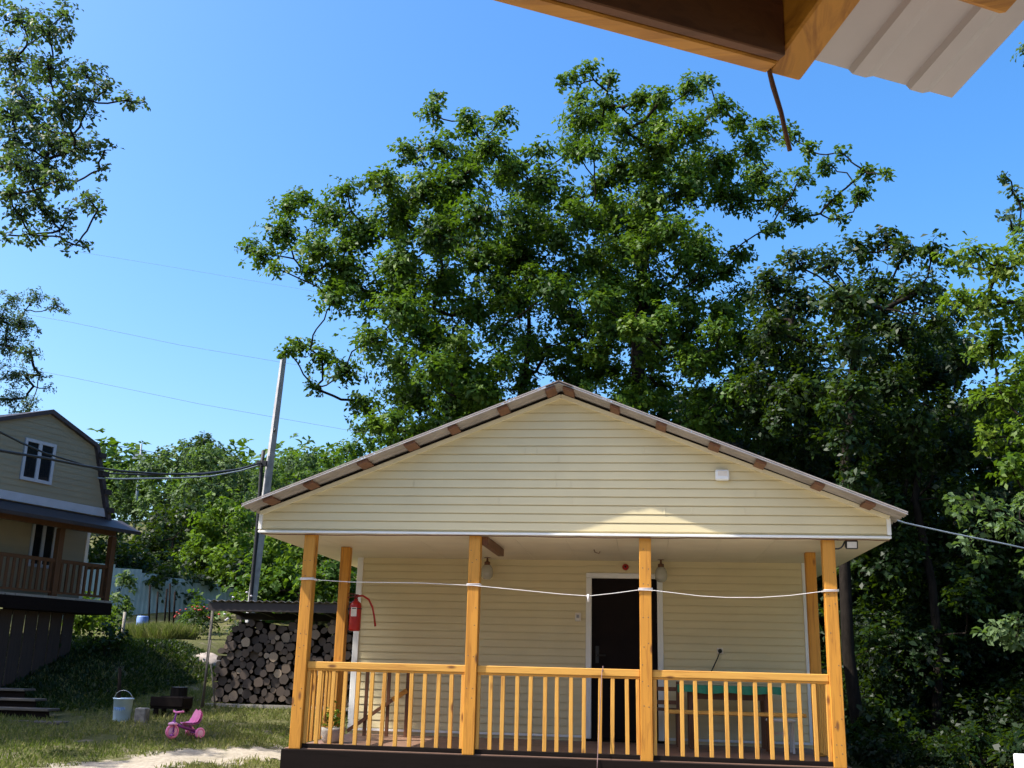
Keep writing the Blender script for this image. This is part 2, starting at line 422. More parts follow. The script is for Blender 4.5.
def foliage(blobs, leaf=.16, per=8, dens=60, flat=.85, droop=.25, base_tint=.45, wr=.55, shell=2.0):
    """blobs: (x,y,z,r). Rosettes of leaves through each blob's volume, thicker near its outside."""
    VV = []; TT = []; tips = []
    for (x, y, z, r) in blobs:
        n = max(6, int(dens*(r/.7)**2*rng.uniform(.8, 1.2)))
        u = unit(rng.normal(size=(n, 3))); rad = r*rng.uniform(0, 1, (n,1))**(1/shell)
        lump = np.minimum(1.35, 1 + .28*np.sin(u[:,:1]*5+x*3)*np.sin(u[:,1:2]*5+y)*1.0 + .15*rng.normal(size=(n,1)))
        c = np.array([x, y, z]) + u*rad*lump*np.array([1,1,flat])
        tips.append((np.array([x,y,z]), c))
        bt = np.clip(base_tint + rng.normal(0, .12), .05, .95)
        ax = unit(u*.8 + np.array([0,0,.75]) + .35*rng.normal(size=(n,3)))
        k = per
        A = np.repeat(ax, k, 0); Pc = np.repeat(c, k, 0)
        rnd = rng.normal(size=(n*k, 3)); rad_d = unit(rnd - A*np.sum(rnd*A, -1, keepdims=True))
        D = unit(rad_d + A*rng.uniform(-.1, .7, (n*k,1)) - np.array([0,0,droop]))
        N = unit(A + .45*rng.normal(size=(n*k,3)))
        L = leaf*rng.uniform(.5, 1.35, n*k)
        VV.append(leaf_quads(Pc + rad_d*.02 + .04*rng.normal(size=(n*k,3)), D, N, L, L*wr*rng.uniform(.8,1.2,n*k)))
        TT.append(np.clip(np.repeat(np.clip(bt + rng.normal(0,.13,n), 0, 1), k) + rng.normal(0, .10, n*k), 0, 1))
    return np.concatenate(VV), np.concatenate(TT), tips
def limbs(trunk, blobs, tips, r_tip=.018, twigs=.35, wob=.08, expo=2.3, rmax=.3):
    """skeleton: each crown clump hangs from the nearest lower limb; radii add up towards the base"""
    nodes = [np.array(p, float) for p in trunk]; par = [i-1 for i in range(len(nodes))]
    todo = [np.array(b[:3]) for b in blobs]; root = nodes[0]; nT = len(nodes)
    while todo:
        best = None
        NA = np.array(nodes)
        for i, b in enumerate(todo):
            d = b-NA; L = np.linalg.norm(d, axis=1); cost = L*(1 + .9*np.maximum(0, -(d[:,2])/np.maximum(L,1e-6)+.1)) + 1e3*(np.arange(len(NA)) < 1)
            j = int(np.argmin(cost))
            if best is None or cost[j] < best[0]: best = (cost[j], i, j)
        _, i, j = best; b = todo.pop(i); a = nodes[j]
        mid = (a+b)/2 + rng.normal(0, wob, 3)*np.linalg.norm(b-a) + np.array([0,0,-.06*np.linalg.norm(b-a)])
        nodes.append(mid); par.append(j); nodes.append(b); par.append(len(nodes)-2)
    n = len(nodes); acc = np.zeros(n); ch = [[] for _ in range(n)]
    for i in range(n):
        if par[i] >= 0: ch[par[i]].append(i)
    rad = np.zeros(n)
    for i in range(n-1, -1, -1):
        rad[i] = (sum(rad[c]**expo for c in ch[i]))**(1/expo) if ch[i] else r_tip
    rad = np.minimum(rad*1.02, rmax)
    for i in range(nT): rad[i] = max(rad[i], rmax*(1-.55*i/max(nT-1,1)) if i < nT-1 else rad[i])
    mb = MB()
    for i in range(1, n):
        j = par[i]; a, b = nodes[j], nodes[i]
        m1 = a*.66+b*.34+rng.normal(0, .03, 3)*np.linalg.norm(b-a); m2 = a*.33+b*.67+rng.normal(0, .03, 3)*np.linalg.norm(b-a)
        ra = rad[j] if j < nT and i < nT else min(rad[j], rad[i]*1.35)
        mb.tube([a, m1, m2, b], [ra, ra*.7+rad[i]*.3, ra*.3+rad[i]*.7, rad[i]], 7 if rad[i] > .04 else 5, False)
    for (c, T) in tips:
        k = int(len(T)*twigs)
        for t in T[rng.permutation(len(T))[:k]]:
            mdl = (c+t)/2 + rng.normal(0, .05, 3)
            mb.tube([c, mdl, t], [.012, .008, .004], 3, False)
    return mb
def tree(name, label, cat, trunk, blobs, mat, bark=BARK, group=None, leaf=.16, per=8, dens=60, tint=.45, rmax=.22, twigs=.35, droop=.25, flat=.85, wr=.55, shell=2.0, rt=.018):
    base = Vector(trunk[0]); root = thing(name, label, cat, base, group=group)
    V, T, tips = foliage(blobs, leaf, per, dens, flat, droop, tint, wr, shell)
    quads_obj('crown', V, mat, T, root)
    limbs(trunk, blobs, tips, rt, twigs, rmax=rmax).build('trunk', bark, root)
    return root
def pblobs(lst, y, spread=2.0, rs=1.0):
    out = []
    for (px, py, r) in lst:
        yy = y + float(rng.uniform(-spread, spread)); p = at(px, py, y=yy); out.append((p.x, p.y, p.z, rs*r*dist(p)/FOC))
    return out
def gp(x, y, d=0.0): return (x, y, gz(x, y)-.1+d)
def eblobs(c, rx, ry, rz, n, r):
    out = []
    for i in range(n):
        u = unit(rng.normal(size=3)); q = rng.uniform(.35, 1)**.5
        out.append((c[0]+u[0]*rx*q, c[1]+u[1]*ry*q, c[2]+u[2]*rz*q, r*rng.uniform(.7, 1.3)))
    return out
# ================================================================== the cabin with the porch
W, H, DP = 5.883, 2.324, 2.702
GL, GR, GZ, AX, AZ = -.531, 6.456, 2.538, 2.921, 3.907
SLP = (AZ-GZ)/(AX-GL); OV = .40; BACK = 9.8
cabin = thing('cabin', 'cream sided cabin with a gabled roof and an open pine porch', 'cabin', (2.94, 0, -.63))
def courses(mb, y, z0, z1, step, xl, xr, proud=.017, sgn=-1):
    z = z0; k = 0
    while z < z1-.004:
        zt = min(z+step, z1); a0, a1, b0, b1 = xl(z), xr(z), xl(zt), xr(zt)
        if b1-b0 < .01: b0 = b1 = (b0+b1)/2
        yo, yi = y+sgn*proud, y+sgn*.002
        # butt edge underneath, lower half proud, small mid bead as on double-lap vinyl
        def X(t): return a0+(b0-a0)*t, a1+(b1-a1)*t
        g = .013/max(zt-z, .014); za = z+(zt-z)*g; (g0, g1) = X(g); yb = y+sgn*.0005
        # open gap under the lap, the lap's underside, then its face leaning back to the next gap
        mb.add([(a0,yb,z),(a1,yb,z),(g1,yb,za),(g0,yb,za)], [(0,1,2,3)])
        mb.add([(g0,yb,za),(g1,yb,za),(g1,yo,za),(g0,yo,za)], [(0,1,2,3)])
        mb.add([(g0,yo,za),(g1,yo,za),(b1,yo-sgn*.006,zt),(b0,yo-sgn*.006,zt)], [(0,1,2,3)])
        mb.add([(b0,yo-sgn*.006,zt),(b1,yo-sgn*.006,zt),(b1,yb,zt),(b0,yb,zt)], [(0,1,2,3)])
        z += step; k += 1
def seams(mb, y, zs, step, z0, xl, xr, n, sgn=-1):
    for i in range(n):
        k = random.choice(zs); z = z0+k*step; x = random.uniform(xl(z+step)+.4, xr(z+step)-.4)
        mb.add([(x,y+sgn*.0185,z+.014),(x+.022,y+sgn*.022,z+.014),(x+.022,y+sgn*.015,z+step),(x,y+sgn*.012,z+step)], [(0,1,2,3)])
# walls: front wall at the back of the porch, sides, back
mb = MB(); WL, WR, WZ = -.088, 5.98, .07
DL, DR, DT = 3.156, 4.026, 2.085
courses(mb, DP, WZ, H, .098, lambda z: WL+.08, lambda z: DL-.075)
courses(mb, DP, WZ, H, .098, lambda z: DR+.075, lambda z: WR-.06)
courses(mb, DP, DT+.06, H, .098, lambda z: DL-.075, lambda z: DR+.075)
for (xa, xb) in ((WL, DL-.02), (DR+.02, WR)): mb.box((xa, DP+.004, -.3), (xb, DP+.15, H))
mb.box((DL-.02, DP+.004, DT), (DR+.02, DP+.15, H))
mb.box((WL, DP+.152, -.3), (WL+.14, BACK-.4, H)); mb.box((WR-.14, DP+.152, -.3), (WR, BACK-.4, H))
mb.box((WL+.142, BACK-.55, -.3), (WR-.142, BACK-.4, H))
wall = mb.build('wall', SIDE, cabin)
mb = MB(); mb.box((WL, DP-.03, WZ-.03), (DL-.08, DP+.003, WZ)); mb.box((DR+.08, DP-.03, WZ-.03), (WR, DP+.003, WZ)); mb.build('starter_strip', TRIMW, cabin)
for x0, x1 in ((WL, WL+.08), (WR-.06, WR)):
    mb = MB(); mb.box((x0, DP-.034, WZ), (x1, DP-.001, H-.002), .004); mb.build('corner_trim', TRIMW, cabin)
# door
mb = MB(); mb.box((DL, DP+.03, .03), (DR, DP+.08, DT), .004)
for (a, b, c_, d_) in ((.1,.14,.77,.9), (.1,1.02,.77,1.92)):
    mb.box((DL+a, DP+.022, b), (DL+c_, DP+.031, d_), .006)
door = mb.build('door', DOORM, cabin)
mb = MB()
mb.box((DL-.075, DP-.036, .03), (DL, DP+.09, DT), .006); mb.box((DR, DP-.036, .03), (DR+.075, DP+.09, DT), .006); mb.box((DL-.075, DP-.038, DT+.001), (DR+.075, DP+.09, DT+.07), .006)
mb.build('door_frame', TRIMW, cabin)
mb = MB(); mb.box((DL-.07, DP-.06, .002), (DR+.075, DP+.1, .0295), .003); mb.build('threshold', DARKWOOD, cabin)
mb = MB(); mb.box((DL+.05, DP+.014, .98), (DL+.10, DP+.029, 1.20), .005); mb.tube([(DL+.075, DP+.015, 1.08), (DL+.075, DP-.03, 1.08), (DL+.19, DP-.035, 1.08)], .010, 8); mb.build('handle', BLACK, door)
# gable
xl = lambda z: GL if z <= GZ else GL+(z-GZ)/SLP
xr = lambda z: GR if z <= GZ else GR-(z-GZ)/SLP*(GR-AX)/(AX-GL)
mb = MB(); courses(mb, -.012, H+.035, AZ, .0965, xl, xr)
seams(mb, -.012, range(1, 11), .0965, H+.035, xl, xr, 14)
mb.prism([(GL,-.011,H),(GR,-.011,H),(GR,-.011,GZ),(AX,-.011,AZ),(GL,-.011,GZ)], (0,.012,0))
mb.build('gable', SIDE, cabin)
mb = MB(); mb.box((GL-.01, -.046, H-.004), (GR+.01, -.013, H+.022), .003)
mb.box((GL-.012, -.048, H+.035), (GL+.03, -.013, GZ), .003); mb.box((GR-.03, -.048, H+.035), (GR+.012, -.013, GZ), .003)
mb.build('gable_base_trim', TRIMW, cabin)
mb = MB()
for a, b in (((GL, GZ), (AX, AZ)), ((GR, GZ), (AX, AZ))):
    mb.beam((a[0], -.036, a[1]+.004), (b[0], -.036, b[1]+.004), .036, .046, (0,0,1))
mb.build('rake_trim', TRIMC, cabin)
mb = MB()
for a, b in (((GL, GZ), (AX, AZ)), ((GR, GZ), (AX, AZ))):
    mb.beam((a[0], -.05, a[1]+.038), (b[0], -.05, b[1]+.038), .034, .018, (0,0,1))
mb.build('rafter', DARKWOOD, cabin)
# ceiling and eave soffit
mb = MB(); zc = H-.0
for i in range(12):
    x0 = GL+.01+i*(GR-GL-.02)/12; x1 = GL+.01+(i+1)*(GR-GL-.02)/12
    mb.box((x0+.0015, -.010, zc-.006+.001*(i % 2)), (x1-.0015, DP-.003, zc+.018))
for (a, b) in ((GL+.01, WL-.003), (WR+.003, GR-.01)): mb.box((a, DP-.002, zc-.006), (b, BACK-.3, zc+.018))
mb.build('ceiling', SOFF, cabin)
for x in (GL, GR): mb = MB(); mb.box((x-.012, -.009, H), (x+.012, BACK-.3, GZ)); mb.build('eave_board', TRIMC, cabin)
# roof: two sheets with ribs, a ridge cap, battens showing under the overhang
def roofz(x): return AZ - abs(x-AX)*SLP
RX = (-.625, 6.565)
mb = MB(); nrib = int((BACK+OV)/.2)
for side in (-1, 1):
    xe = RX[0] if side < 0 else RX[1]; t0 = .068; prof = []
    y = -OV
    while y < BACK:
        for dy, h in ((0,.0), (.03,.016), (.07,.016), (.10,.0)): prof.append((y+dy, h))
        y += .2
    vs = []; fs = []
    for (yy, h) in prof:
        for x in (AX, xe):
            vs.append((x, yy, roofz(x)+t0+h))
    for i in range(len(prof)-1): fs.append((2*i, 2*i+1, 2*i+3, 2*i+2))
    b = len(vs); vs += [(x, yy, roofz(x)+t0-.006+h) for (yy, h) in prof for x in (AX, xe)]
    fs += [(b+2*i, b+2*i+2, b+2*i+3, b+2*i+1) for i in range(len(prof)-1)]
    fs += [(0, b, b+1, 1)] + [(2*i+1, b+2*i+1, b+2*i+3, 2*i+3) for i in range(len(prof)-1)]
    mb.add(vs, fs)
ROOFP = plain('dull_beige_roof_sheet', (.33,.29,.265), .5, .2, 4, .1)
roof = mb.build('roof', ROOFP, cabin)
mb = MB()
for side in (-1, 1): mb.beam((AX+side*.07, -OV-.012, roofz(AX+.07)+.086), (AX+side*.07, BACK, roofz(AX+.07)+.086), .17, .008, (side*SLP,0,1))
mb.build('ridge_cap', ROOFM, roof)
mb = MB()
for side in (-1, 1):
    xe = RX[0] if side < 0 else RX[1]
    for k in range(1): mb.beam((AX, -OV+.004, roofz(AX)+.090), (xe, -OV+.004, roofz(xe)+.090), .014, .012, (0,0,1))
mb.build('verge_strip', ROOFP, roof)
for side in (-1, 1):
    xe = RX[0] if side < 0 else RX[1]
    for k in range(7):
        x = AX + side*(.10 + k*.533 + (random.uniform(-.05,.05) if k else 0))
        if abs(x-AX) > abs(xe-AX)-.04: continue
        mb = MB(); mb.beam((x, -OV+random.uniform(.005,.07), roofz(x)+.048), (x, BACK-.05, roofz(x)+.048), random.uniform(.105,.135), .028, (side*SLP,0,1)); mb.build('batten', BATTEN, roof)
# deck
mb = MB(); y = .03; i = 0
while y < DP-.02:
    y1 = min(y+.138, DP-.004); mb.box((-.05, y, -.035+random.uniform(-.001,.001)), (W+.05, y1, random.uniform(-.002,.001)), .003); y += .144
mb.build('deck_floor', DECK, cabin)
mb = MB(); mb.box((-.07, -.035, -.235), (W+.09, .028, -.012), .004); mb.box((-.07, .03, -.235), (-.012, DP, -.04)); mb.box((W+.02, .03, -.235), (W+.09, DP, -.04)); mb.build('deck_beam', DARKWOOD, cabin)
mb = MB(); mb.box((.135, .032, .002), (1.9, .10, .045), .003); mb.box((2.04, .032, .002), (3.79, .10, .045), .003); mb.box((3.93, .032, .002), (W-.135, .10, .045), .003); mb.build('toe_board', DARKWOOD, cabin)
for x in (-.02, .42, .85, 2.0, 3.0, 4.0, 5.0, 5.85):
    mb = MB(); mb.lathe((x+.03, .25, gz(x, .25)-.2), [(0,0),(.045,0),(.045,.59),(0,.59)], 14); mb.build('pile', WHITE if x < 1 else METAL, cabin)
# posts
def post(x, y, side):
    mb = MB(); mb.box((x, y, .002 if y > .1 else -.011), (x+.13, y+.13, H-.007), .006)
    mb.cur = 1; zz_ = .12
    while zz_ < H-.1:
        for xx_ in (x+.035+random.uniform(-.01,.01), x+.095+random.uniform(-.01,.01)):
            if random.random() < .55: mb.lathe((xx_, y-.0005, zz_+random.uniform(-.03,.03)), [(0,.0015),(.0055,.001),(.006,0)], 8, (0,-1,0))
        zz_ += random.choice([.12,.2,.32])
    return mb.build('porch_post', [PINE['z'], STEPW], cabin)
PX = [0, 1.906, 3.795, W-.13]
for x in PX: post(x, 0 if True else 0, 0)
MY = 1.325
for x in (.052, 5.772):
    mb = MB(); mb.box((x, MY, .002), (x+.118, MY+.118, H-.007), .006); mb.build('porch_post', PINE['z'], cabin)
# railings
RT, RB = .911, .835
def railing(p, q, axis, n, ends=True):
    p = Vector(p); q = Vector(q); d = (q-p); L = d.length; e = d/L; sd = Vector((0,0,1)).cross(e)
    mb = MB(); mb.obox((p+q)/2+Vector((0,0,(RT+RB)/2)), e*(L/2-.001), sd*.026, Vector((0,0,(RT-RB)/2)), .006); rl = mb.build('railing', PINEP[axis], cabin)
    mb = MB(); mb.obox((p+q)/2+Vector((0,0,RB-.012)), e*(L/2-.003), sd*.018, Vector((0,0,.011)), .003); mb.build('under_rail', PINE[axis], rl)
    pos = [L*(i+1)/(n+1) for i in range(n)]
    if ends: pos = [.022]+pos+[L-.022]
    for s_ in pos:
        s_ += 0 if s_ in (.022, L-.022) else random.uniform(-.012, .012)
        c = p+e*s_ - sd*0.002; tilt = random.uniform(-.006, .006)
        mb = MB(); mb.beam(c+Vector((0,0,.046)), c+Vector((0,0,RB-.024))+e*tilt, .042 if .03 < s_ < L-.03 else .038, .03, sd, .003); mb.build('baluster', PINEP['z'], rl)
railing((.13,.066,0), (1.906,.066,0), 'x', 11)
railing((2.036,.066,0), (3.795,.066,0), 'x', 11)
railing((3.925,.066,0), (W-.13,.066,0), 'x', 11)
railing((.115,.13,0), (.115,MY,0), 'y', 7)
railing((W-.065,.13,0), (W-.05,MY,0), 'y', 7)
# things fixed to the cabin
p0 = Vector((2.06, .14, H-.05)); p1 = at(513, 557, y=1.45)
mb = MB(); mb.beam((2.07, .10, H-.055), (2.09, 1.35, H-.055), .075, .09, (0,0,1), .004); mb.build('ceiling_beam', BROWN, cabin)
def lamp(x, y):
    mb = MB(); mb.lathe((x, y, H-.30), [(0,0),(.045,.006),(.075,.04),(.085,.09),(.075,.15),(.05,.19),(.03,.2),(0,.2)], 20); g = mb.build('porch_lamp', LAMPG, cabin)
    mb = MB(); mb.lathe((x, y, H-.11), [(0,0),(.04,0),(.04,.045),(.015,.055),(.012,.10),(.045,.102),(.045,.104),(0,.104)], 16); mb.build('lamp_base', BROWN, g)
a = at(487, 572, y=2.45); lamp(a.x, a.y); a = at(661, 570, y=2.45); lamp(a.x, a.y)
a = at(722, 476, y=-.03)
mb = MB(); mb.box((a.x-.075, -.10, a.z-.055), (a.x+.075, -.028, a.z+.06), .012); v = mb.build('vent_hood', WHITE, cabin)
mb = MB(); mb.box((a.x-.05, -.104, a.z-.01), (a.x+.05, -.101, a.z+.045)); mb.build('vent_grille', PAPER, v)
a = at(625.5, 567, y=DP-.03)
mb = MB(); mb.lathe((a.x, DP-.02, a.z), [(0,.05),(.025,.05),(.04,.03),(.045,0),(0,0)], 18, (0,-1,0)); o = mb.build('fire_alarm', RED, cabin)
mb = MB(); mb.lathe((a.x, DP-.067, a.z), [(0,.012),(.014,.01),(.016,0),(0,0)], 12, (0,-1,0)); mb.build('alarm_lens', BLACK, o)
a = at(578, 617, y=DP-.03)
mb = MB(); mb.box((a.x-.04, DP-.050, a.z-.055), (a.x+.04, DP-.014, a.z+.055), .006); o = mb.build('doorbell_box', PAPER, cabin)
mb = MB(); mb.box((a.x-.018, DP-.054, a.z-.012), (a.x+.018, DP-.0505, a.z+.03)); mb.build('doorbell_button', CONC, o)
a = at(720, 651, y=DP-.03)
mb = MB(); mb.box((a.x-.04, DP-.04, a.z-.04), (a.x+.04, DP-.014, a.z+.04), .006); o = mb.build('wall_socket', PAPER, cabin)
mb = MB(); b2 = at(711, 672, y=DP-.05); mb.tube([(a.x, DP-.06, a.z), (a.x-.04, DP-.07, a.z-.1), (b2.x, DP-.06, b2.z), (b2.x-.03, DP-.05, b2.z-.15)], .008, 6); mb.lathe((a.x, DP-.041, a.z), [(.0,.03),(.025,.03),(.028,0),(0,0)], 12, (0,-1,0)); mb.build('socket_cable', BLACK, o)
# floodlight and cable at the right corner
a = at(851, 542, y=.06)
mb = MB(); mb.obox((a.x, .05, H-.055), (.065,0,0), (0,.03,.012), (0,-.012,.045), .008); o = mb.build('flood_lamp', BLACK, cabin)
mb = MB(); mb.obox((a.x, .018, H-.066), (.05,0,0), (0,.002,.0008), (0,-.009,.032)); mb.build('lamp_glass', METAL, o)
mb = MB(); pts = []
for i in range(11):
    g = R_(70+i*27); pts.append((a.x-.16+.07*math.cos(g), .03, H-.06+.05*math.sin(g)))
mb.tube(pts+[(a.x-.07, .04, H-.03)], .009, 6); mb.tube([(a.x-.24, .02, H-.02), (a.x-.25,.02,H-.06)], .02, 8); mb.build('lamp_cable', CABLE, o)
mb = MB(); pts = []
for i in range(60):
    x = GL+.02 + i*(GR-GL-.03)/59; pts.append((x, -.03+.006*math.sin(i*1.3), H-.014-.007*abs(math.sin(i*.61))-.004*math.sin(i*.23)))
mb.tube(pts, .006, 5); mb.build('gable_cable', BROWN, cabin)
mb = MB(); a = at(594, 557, y=1.3); mb.tube([(a.x, 1.3, H-.007), (a.x+.01, 1.3, H-.04), (a.x+.06,1.3,H-.055), (a.x+.075,1.3,H-.03)], .006, 6); mb.build('ceiling_hook', BROWN, cabin)

# ------------------------------------------------------------------ things on the porch
# fire extinguisher on the left inner post
a = at(354.2, 631, y=1.38); ex = thing('fire_extinguisher', 'red fire extinguisher with a black hose hung beside the left porch post', 'fire extinguisher', (a.x, 1.38, a.z))
mb = MB(); mb.lathe(a, [(0,0),(.06,0),(.072,.012),(.074,.03),(.074,.30),(.066,.335),(.04,.36),(.026,.37),(.026,.39),(0,.39)], 24); mb.build('cylinder', RED, ex)
mb = MB(); mb.obox(a+Vector((0,-.0745,.23)), (.036,0,0), (0,.0015,0), (0,0,.055)); mb.build('paper_label', PAPER, ex)
mb = MB(); mb.lathe(a+Vector((0,0,.391)), [(0,0),(.02,0),(.022,.03),(.014,.05),(0,.05)], 12); mb.beam(a+Vector((-.10,0,.455)), a+Vector((.03,0,.442)), .022, .008); mb.beam(a+Vector((-.12,0,.405)), a+Vector((.0,0,.425)), .022, .008); mb.build('valve_handle', plain('dark_red_paint', (.16,.012,.012), .4, .2, 8, .03), ex)
mb = MB(); mb.tube([a+Vector(v) for v in ((.02,-.01,.425),(.09,-.02,.43),(.17,-.03,.385),(.225,-.04,.29),(.255,-.045,.18),(.275,-.045,.06))], [.013,.013,.013,.013,.012,.015], 8); mb.build('hose', RED, ex)
mb = MB(); mb.box((a.x-.088, 1.34, a.z+.25), (a.x-.076, 1.42, a.z+.28)); mb.torus(a+Vector((0,0,.27)), (0,0,1), .077, .006, 20, 6); mb.build('bracket', BLACK, ex)
# table with a green cloth
tp = at(733, 684, y=2.05)
tb = thing('table', 'porch table covered with a green oilcloth behind the bench', 'table', (tp.x, 2.1, 0))
x0 = at(679, 686, y=1.8).x; x1 = at(780, 688, y=1.8).x
mb = MB(); mb.box((x0, 1.80, .70), (x1, 2.44, .735), .006); mb.build('tabletop', BROWN, tb)
mb = MB(); mb.box((x0-.02, 1.785, .738), (x1+.02, 2.455, .744), .002)
vs = []; fs = []; n = 40
for i in range(n+1):
    x = x0-.02+(x1-x0+.04)*i/n; o = .012*math.sin(i*1.1); vs += [(x, 1.784, .742), (x, 1.778+o*.6, .70), (x, 1.774+o, .655+.01*math.sin(i*.4))]
for i in range(n):
    for j in range(2): fs.append((i*3+j, i*3+j+1, (i+1)*3+j+1, (i+1)*3+j))
mb.add(vs, fs, True); tag(mb.build('tablecloth', GREENC, None, None), 'green oilcloth hanging over the front edge of the porch table', 'tablecloth')
for sx in (x0+.12, x1-.18):
    for sy in (1.86, 2.33): mb = MB(); mb.box((sx, sy, .002), (sx+.06, sy+.06, .699), .004); mb.build('leg', BROWN, tb)
mb = MB(); mb.box((x0+.181, 1.88, .58), (x1-.181, 1.905, .698)); mb.build('apron', BROWN, tb)
# bench in front of it
b0 = at(668, 712, y=1.30); b1 = at(806, 715.5, y=1.30); bz = (b0.z+b1.z)/2
bn = thing('bench', 'long plain pine bench standing in front of the green table', 'bench', ((b0.x+b1.x)/2, 1.35, 0))
mb = MB(); mb.box((b0.x, 1.25, bz-.02), (b1.x, 1.5, bz+.02), .006); mb.build('seat', PINEP['x'], bn)
for x in (b0.x+.12, b1.x-.42):
    mb = MB(); mb.box((x, 1.28, .002), (x+.05, 1.32, bz-.021), .004); mb.build('leg', BROWN, bn)
    mb = MB(); mb.box((x, 1.43, .002), (x+.05, 1.47, bz-.021), .004); mb.build('leg', BROWN, bn)
# white stool at the right end of the table
a = at(781, 728, y=1.72); st = thing('stool', 'small white stool with thin legs at the right end of the porch table', 'stool', (a.x, 1.75, 0))
mb = MB(); mb.box((a.x-.16, 1.6, .35), (a.x+.16, 1.90, .38), .008); mb.build('seat', TRIMW, st)
for sx in (-.14, .115):
    for sy in (1.62, 1.86): mb = MB(); mb.box((a.x+sx, sy, .002), (a.x+sx+.025, sy+.025, .349)); mb.build('leg', TRIMW, st)
mb = MB(); mb.box((a.x-.114, 1.625, .21), (a.x+.114, 1.64, .24)); mb.build('stretcher', TRIMW, st)
# dark chair left of the table
a = at(664, 711, y=2.2); ch = thing('chair', 'dark brown ladder back chair between the door and the green table', 'chair', (a.x, 2.3, 0))
for sx in (-.19, .15):
    mb = MB(); mb.box((a.x+sx, 2.1, .002), (a.x+sx+.04, 2.14, .78)); mb.build('back_post', BROWN, ch)
    mb = MB(); mb.box((a.x+sx, 2.46, .002), (a.x+sx+.04, 2.5, .42)); mb.build('leg', BROWN, ch)
mb = MB(); mb.box((a.x-.2, 2.145, .42), (a.x+.2, 2.51, .45), .006); mb.build('seat', BROWN, ch)
for z in (.50, .66): mb = MB(); mb.box((a.x-.149, 2.105, z), (a.x+.149, 2.125, z+.05)); mb.build('slat', BROWN, ch)
# brown frame leaning in the left corner
fr = thing('folding_frame', 'brown wooden frame with a diagonal brace standing in the left porch corner', 'frame', (.55, 2.2, 0))
for px in (366, 388, 407):
    a = at(px, 735, z=.0); a = at(px, 700, y=2.25); mb = MB(); mb.box((a.x-.022, 2.24, .002), (a.x+.022, 2.27, .90), .003); mb.build('upright', BROWN, fr)
a = at(347, 731, y=2.22); b = at(404, 692, y=2.22); mid = a.lerp(b, .8)
mb = MB(); mb.beam((a.x, 2.225, max(.03, a.z)), (mid.x, 2.225, mid.z), .022, .045, (0,0,1)); mb.build('brace', BROWN, fr)
mb = MB(); mb.beam((mid.x, 2.22, mid.z), (b.x+.04, 2.22, b.z+.02), .03, .06, (0,0,1)); mb.build('block', PINE['x'], fr)
mb = MB(); c0 = at(366, 700, y=2.25).x; c1 = at(407, 700, y=2.25).x; mb.box((c0-.02, 2.272, .84), (c1+.02, 2.29, .9), .003); mb.build('crossbar', BROWN, fr)
# stone planter in the left corner
a = at(333, 727, y=.95); pl = thing('planter', 'grey stone planter with small yellow flowers in the left porch corner', 'planter', (a.x, .95, 0.0))
mb = MB(); mb.lathe((a.x, .95, .001), [(0,0),(.10,0),(.125,.03),(.15,.13),(.155,.17),(.135,.17),(.12,.14),(0,.13)], 16); mb.build('pot', STONE, pl)
V, T, _ = foliage([(a.x, .95, .27, .12)], .06, 5, 900, .8); quads_obj('foliage', V, LEAFY, T, pl)
YEL = plain('yellow_flower', (.75,.55,.05), .6, .2, 9, 0)
for i in range(10):
    mb = MB(); q = Vector((a.x+random.uniform(-.13,.13), .95+random.uniform(-.1,.1), .3+random.uniform(0,.08))); mb.lathe(q, [(0,0),(.014,.004),(.016,.012),(0,.016)], 6); mb.build('flower', YEL, pl)
# plank and cords
a = at(643, 757, y=.2); b = at(701, 757.5, y=.2)
mb = MB(); mb.box((a.x, .17, .003), (b.x, .30, .03), .003); tag(mb.build('plank', PINEP['x'], None, Vector((a.x, .2, .003))), 'short pale plank lying on the deck behind the right railing', 'plank')
rp = []
z_at = lambda px, py: at(px, py, y=-.012)
K = [(312,579.5),(352,582.0),(420,582.5),(468,585)]
def strand(K, y=-.012): return [at(px, py, y=y) for px, py in K]
mb = MB(); mb.tube(strand([(311,579.5),(350,582),(420,583),(473,585.5),(520,590),(560,594),(588,596),(612,593.5),(638,590),(654,590.5),(675,593),(700,596),(726,597.5),(760,597.5),(790,595.5),(822,591.5),(836,591)]), .0038, 6)
for px, py, w_ in ((305,579,.0),(469,585.5,.0),(646,589.5,.0),(830,591,.0)):
    pass
for i, x in enumerate(PX):
    z = [at(312,579.5,y=-.012), at(469,585.3,y=-.012), at(646,589.8,y=-.012), at(830,591.3,y=-.012)][i].z
    for dz in (0, .013):
        mb.tube([(x-.010,-.010,z+dz),(x+.14,-.010,z+dz+.004),(x+.14,.14,z+dz),(x-.010,.14,z+dz),(x-.010,-.010,z+dz)], .006, 5, False)
q = at(588, 597, y=-.012); mb.tube([q+Vector((0,0,.03)), q+Vector((.004,0,-.05))], .012, 6)
tag(mb.build('clothesline', ROPE, None, at(480, 586, y=0)), 'white rope clothesline tied from post to post across the porch', 'clothesline')
mb = MB(); a = at(603, 669, y=.03); mb.tube([at(603,671,y=.03), at(603,666,y=.06), at(602,672,y=.03), at(600.5,700,y=.02), at(599,730,y=-.0), at(597.5,760,y=-.05), at(597,775,y=-.06)], .0042, 6)
tag(mb.build('hanging_cord', CORD, None, at(603, 669, y=.03)), 'thin pinkish cord hanging down over the middle railing', 'cord')
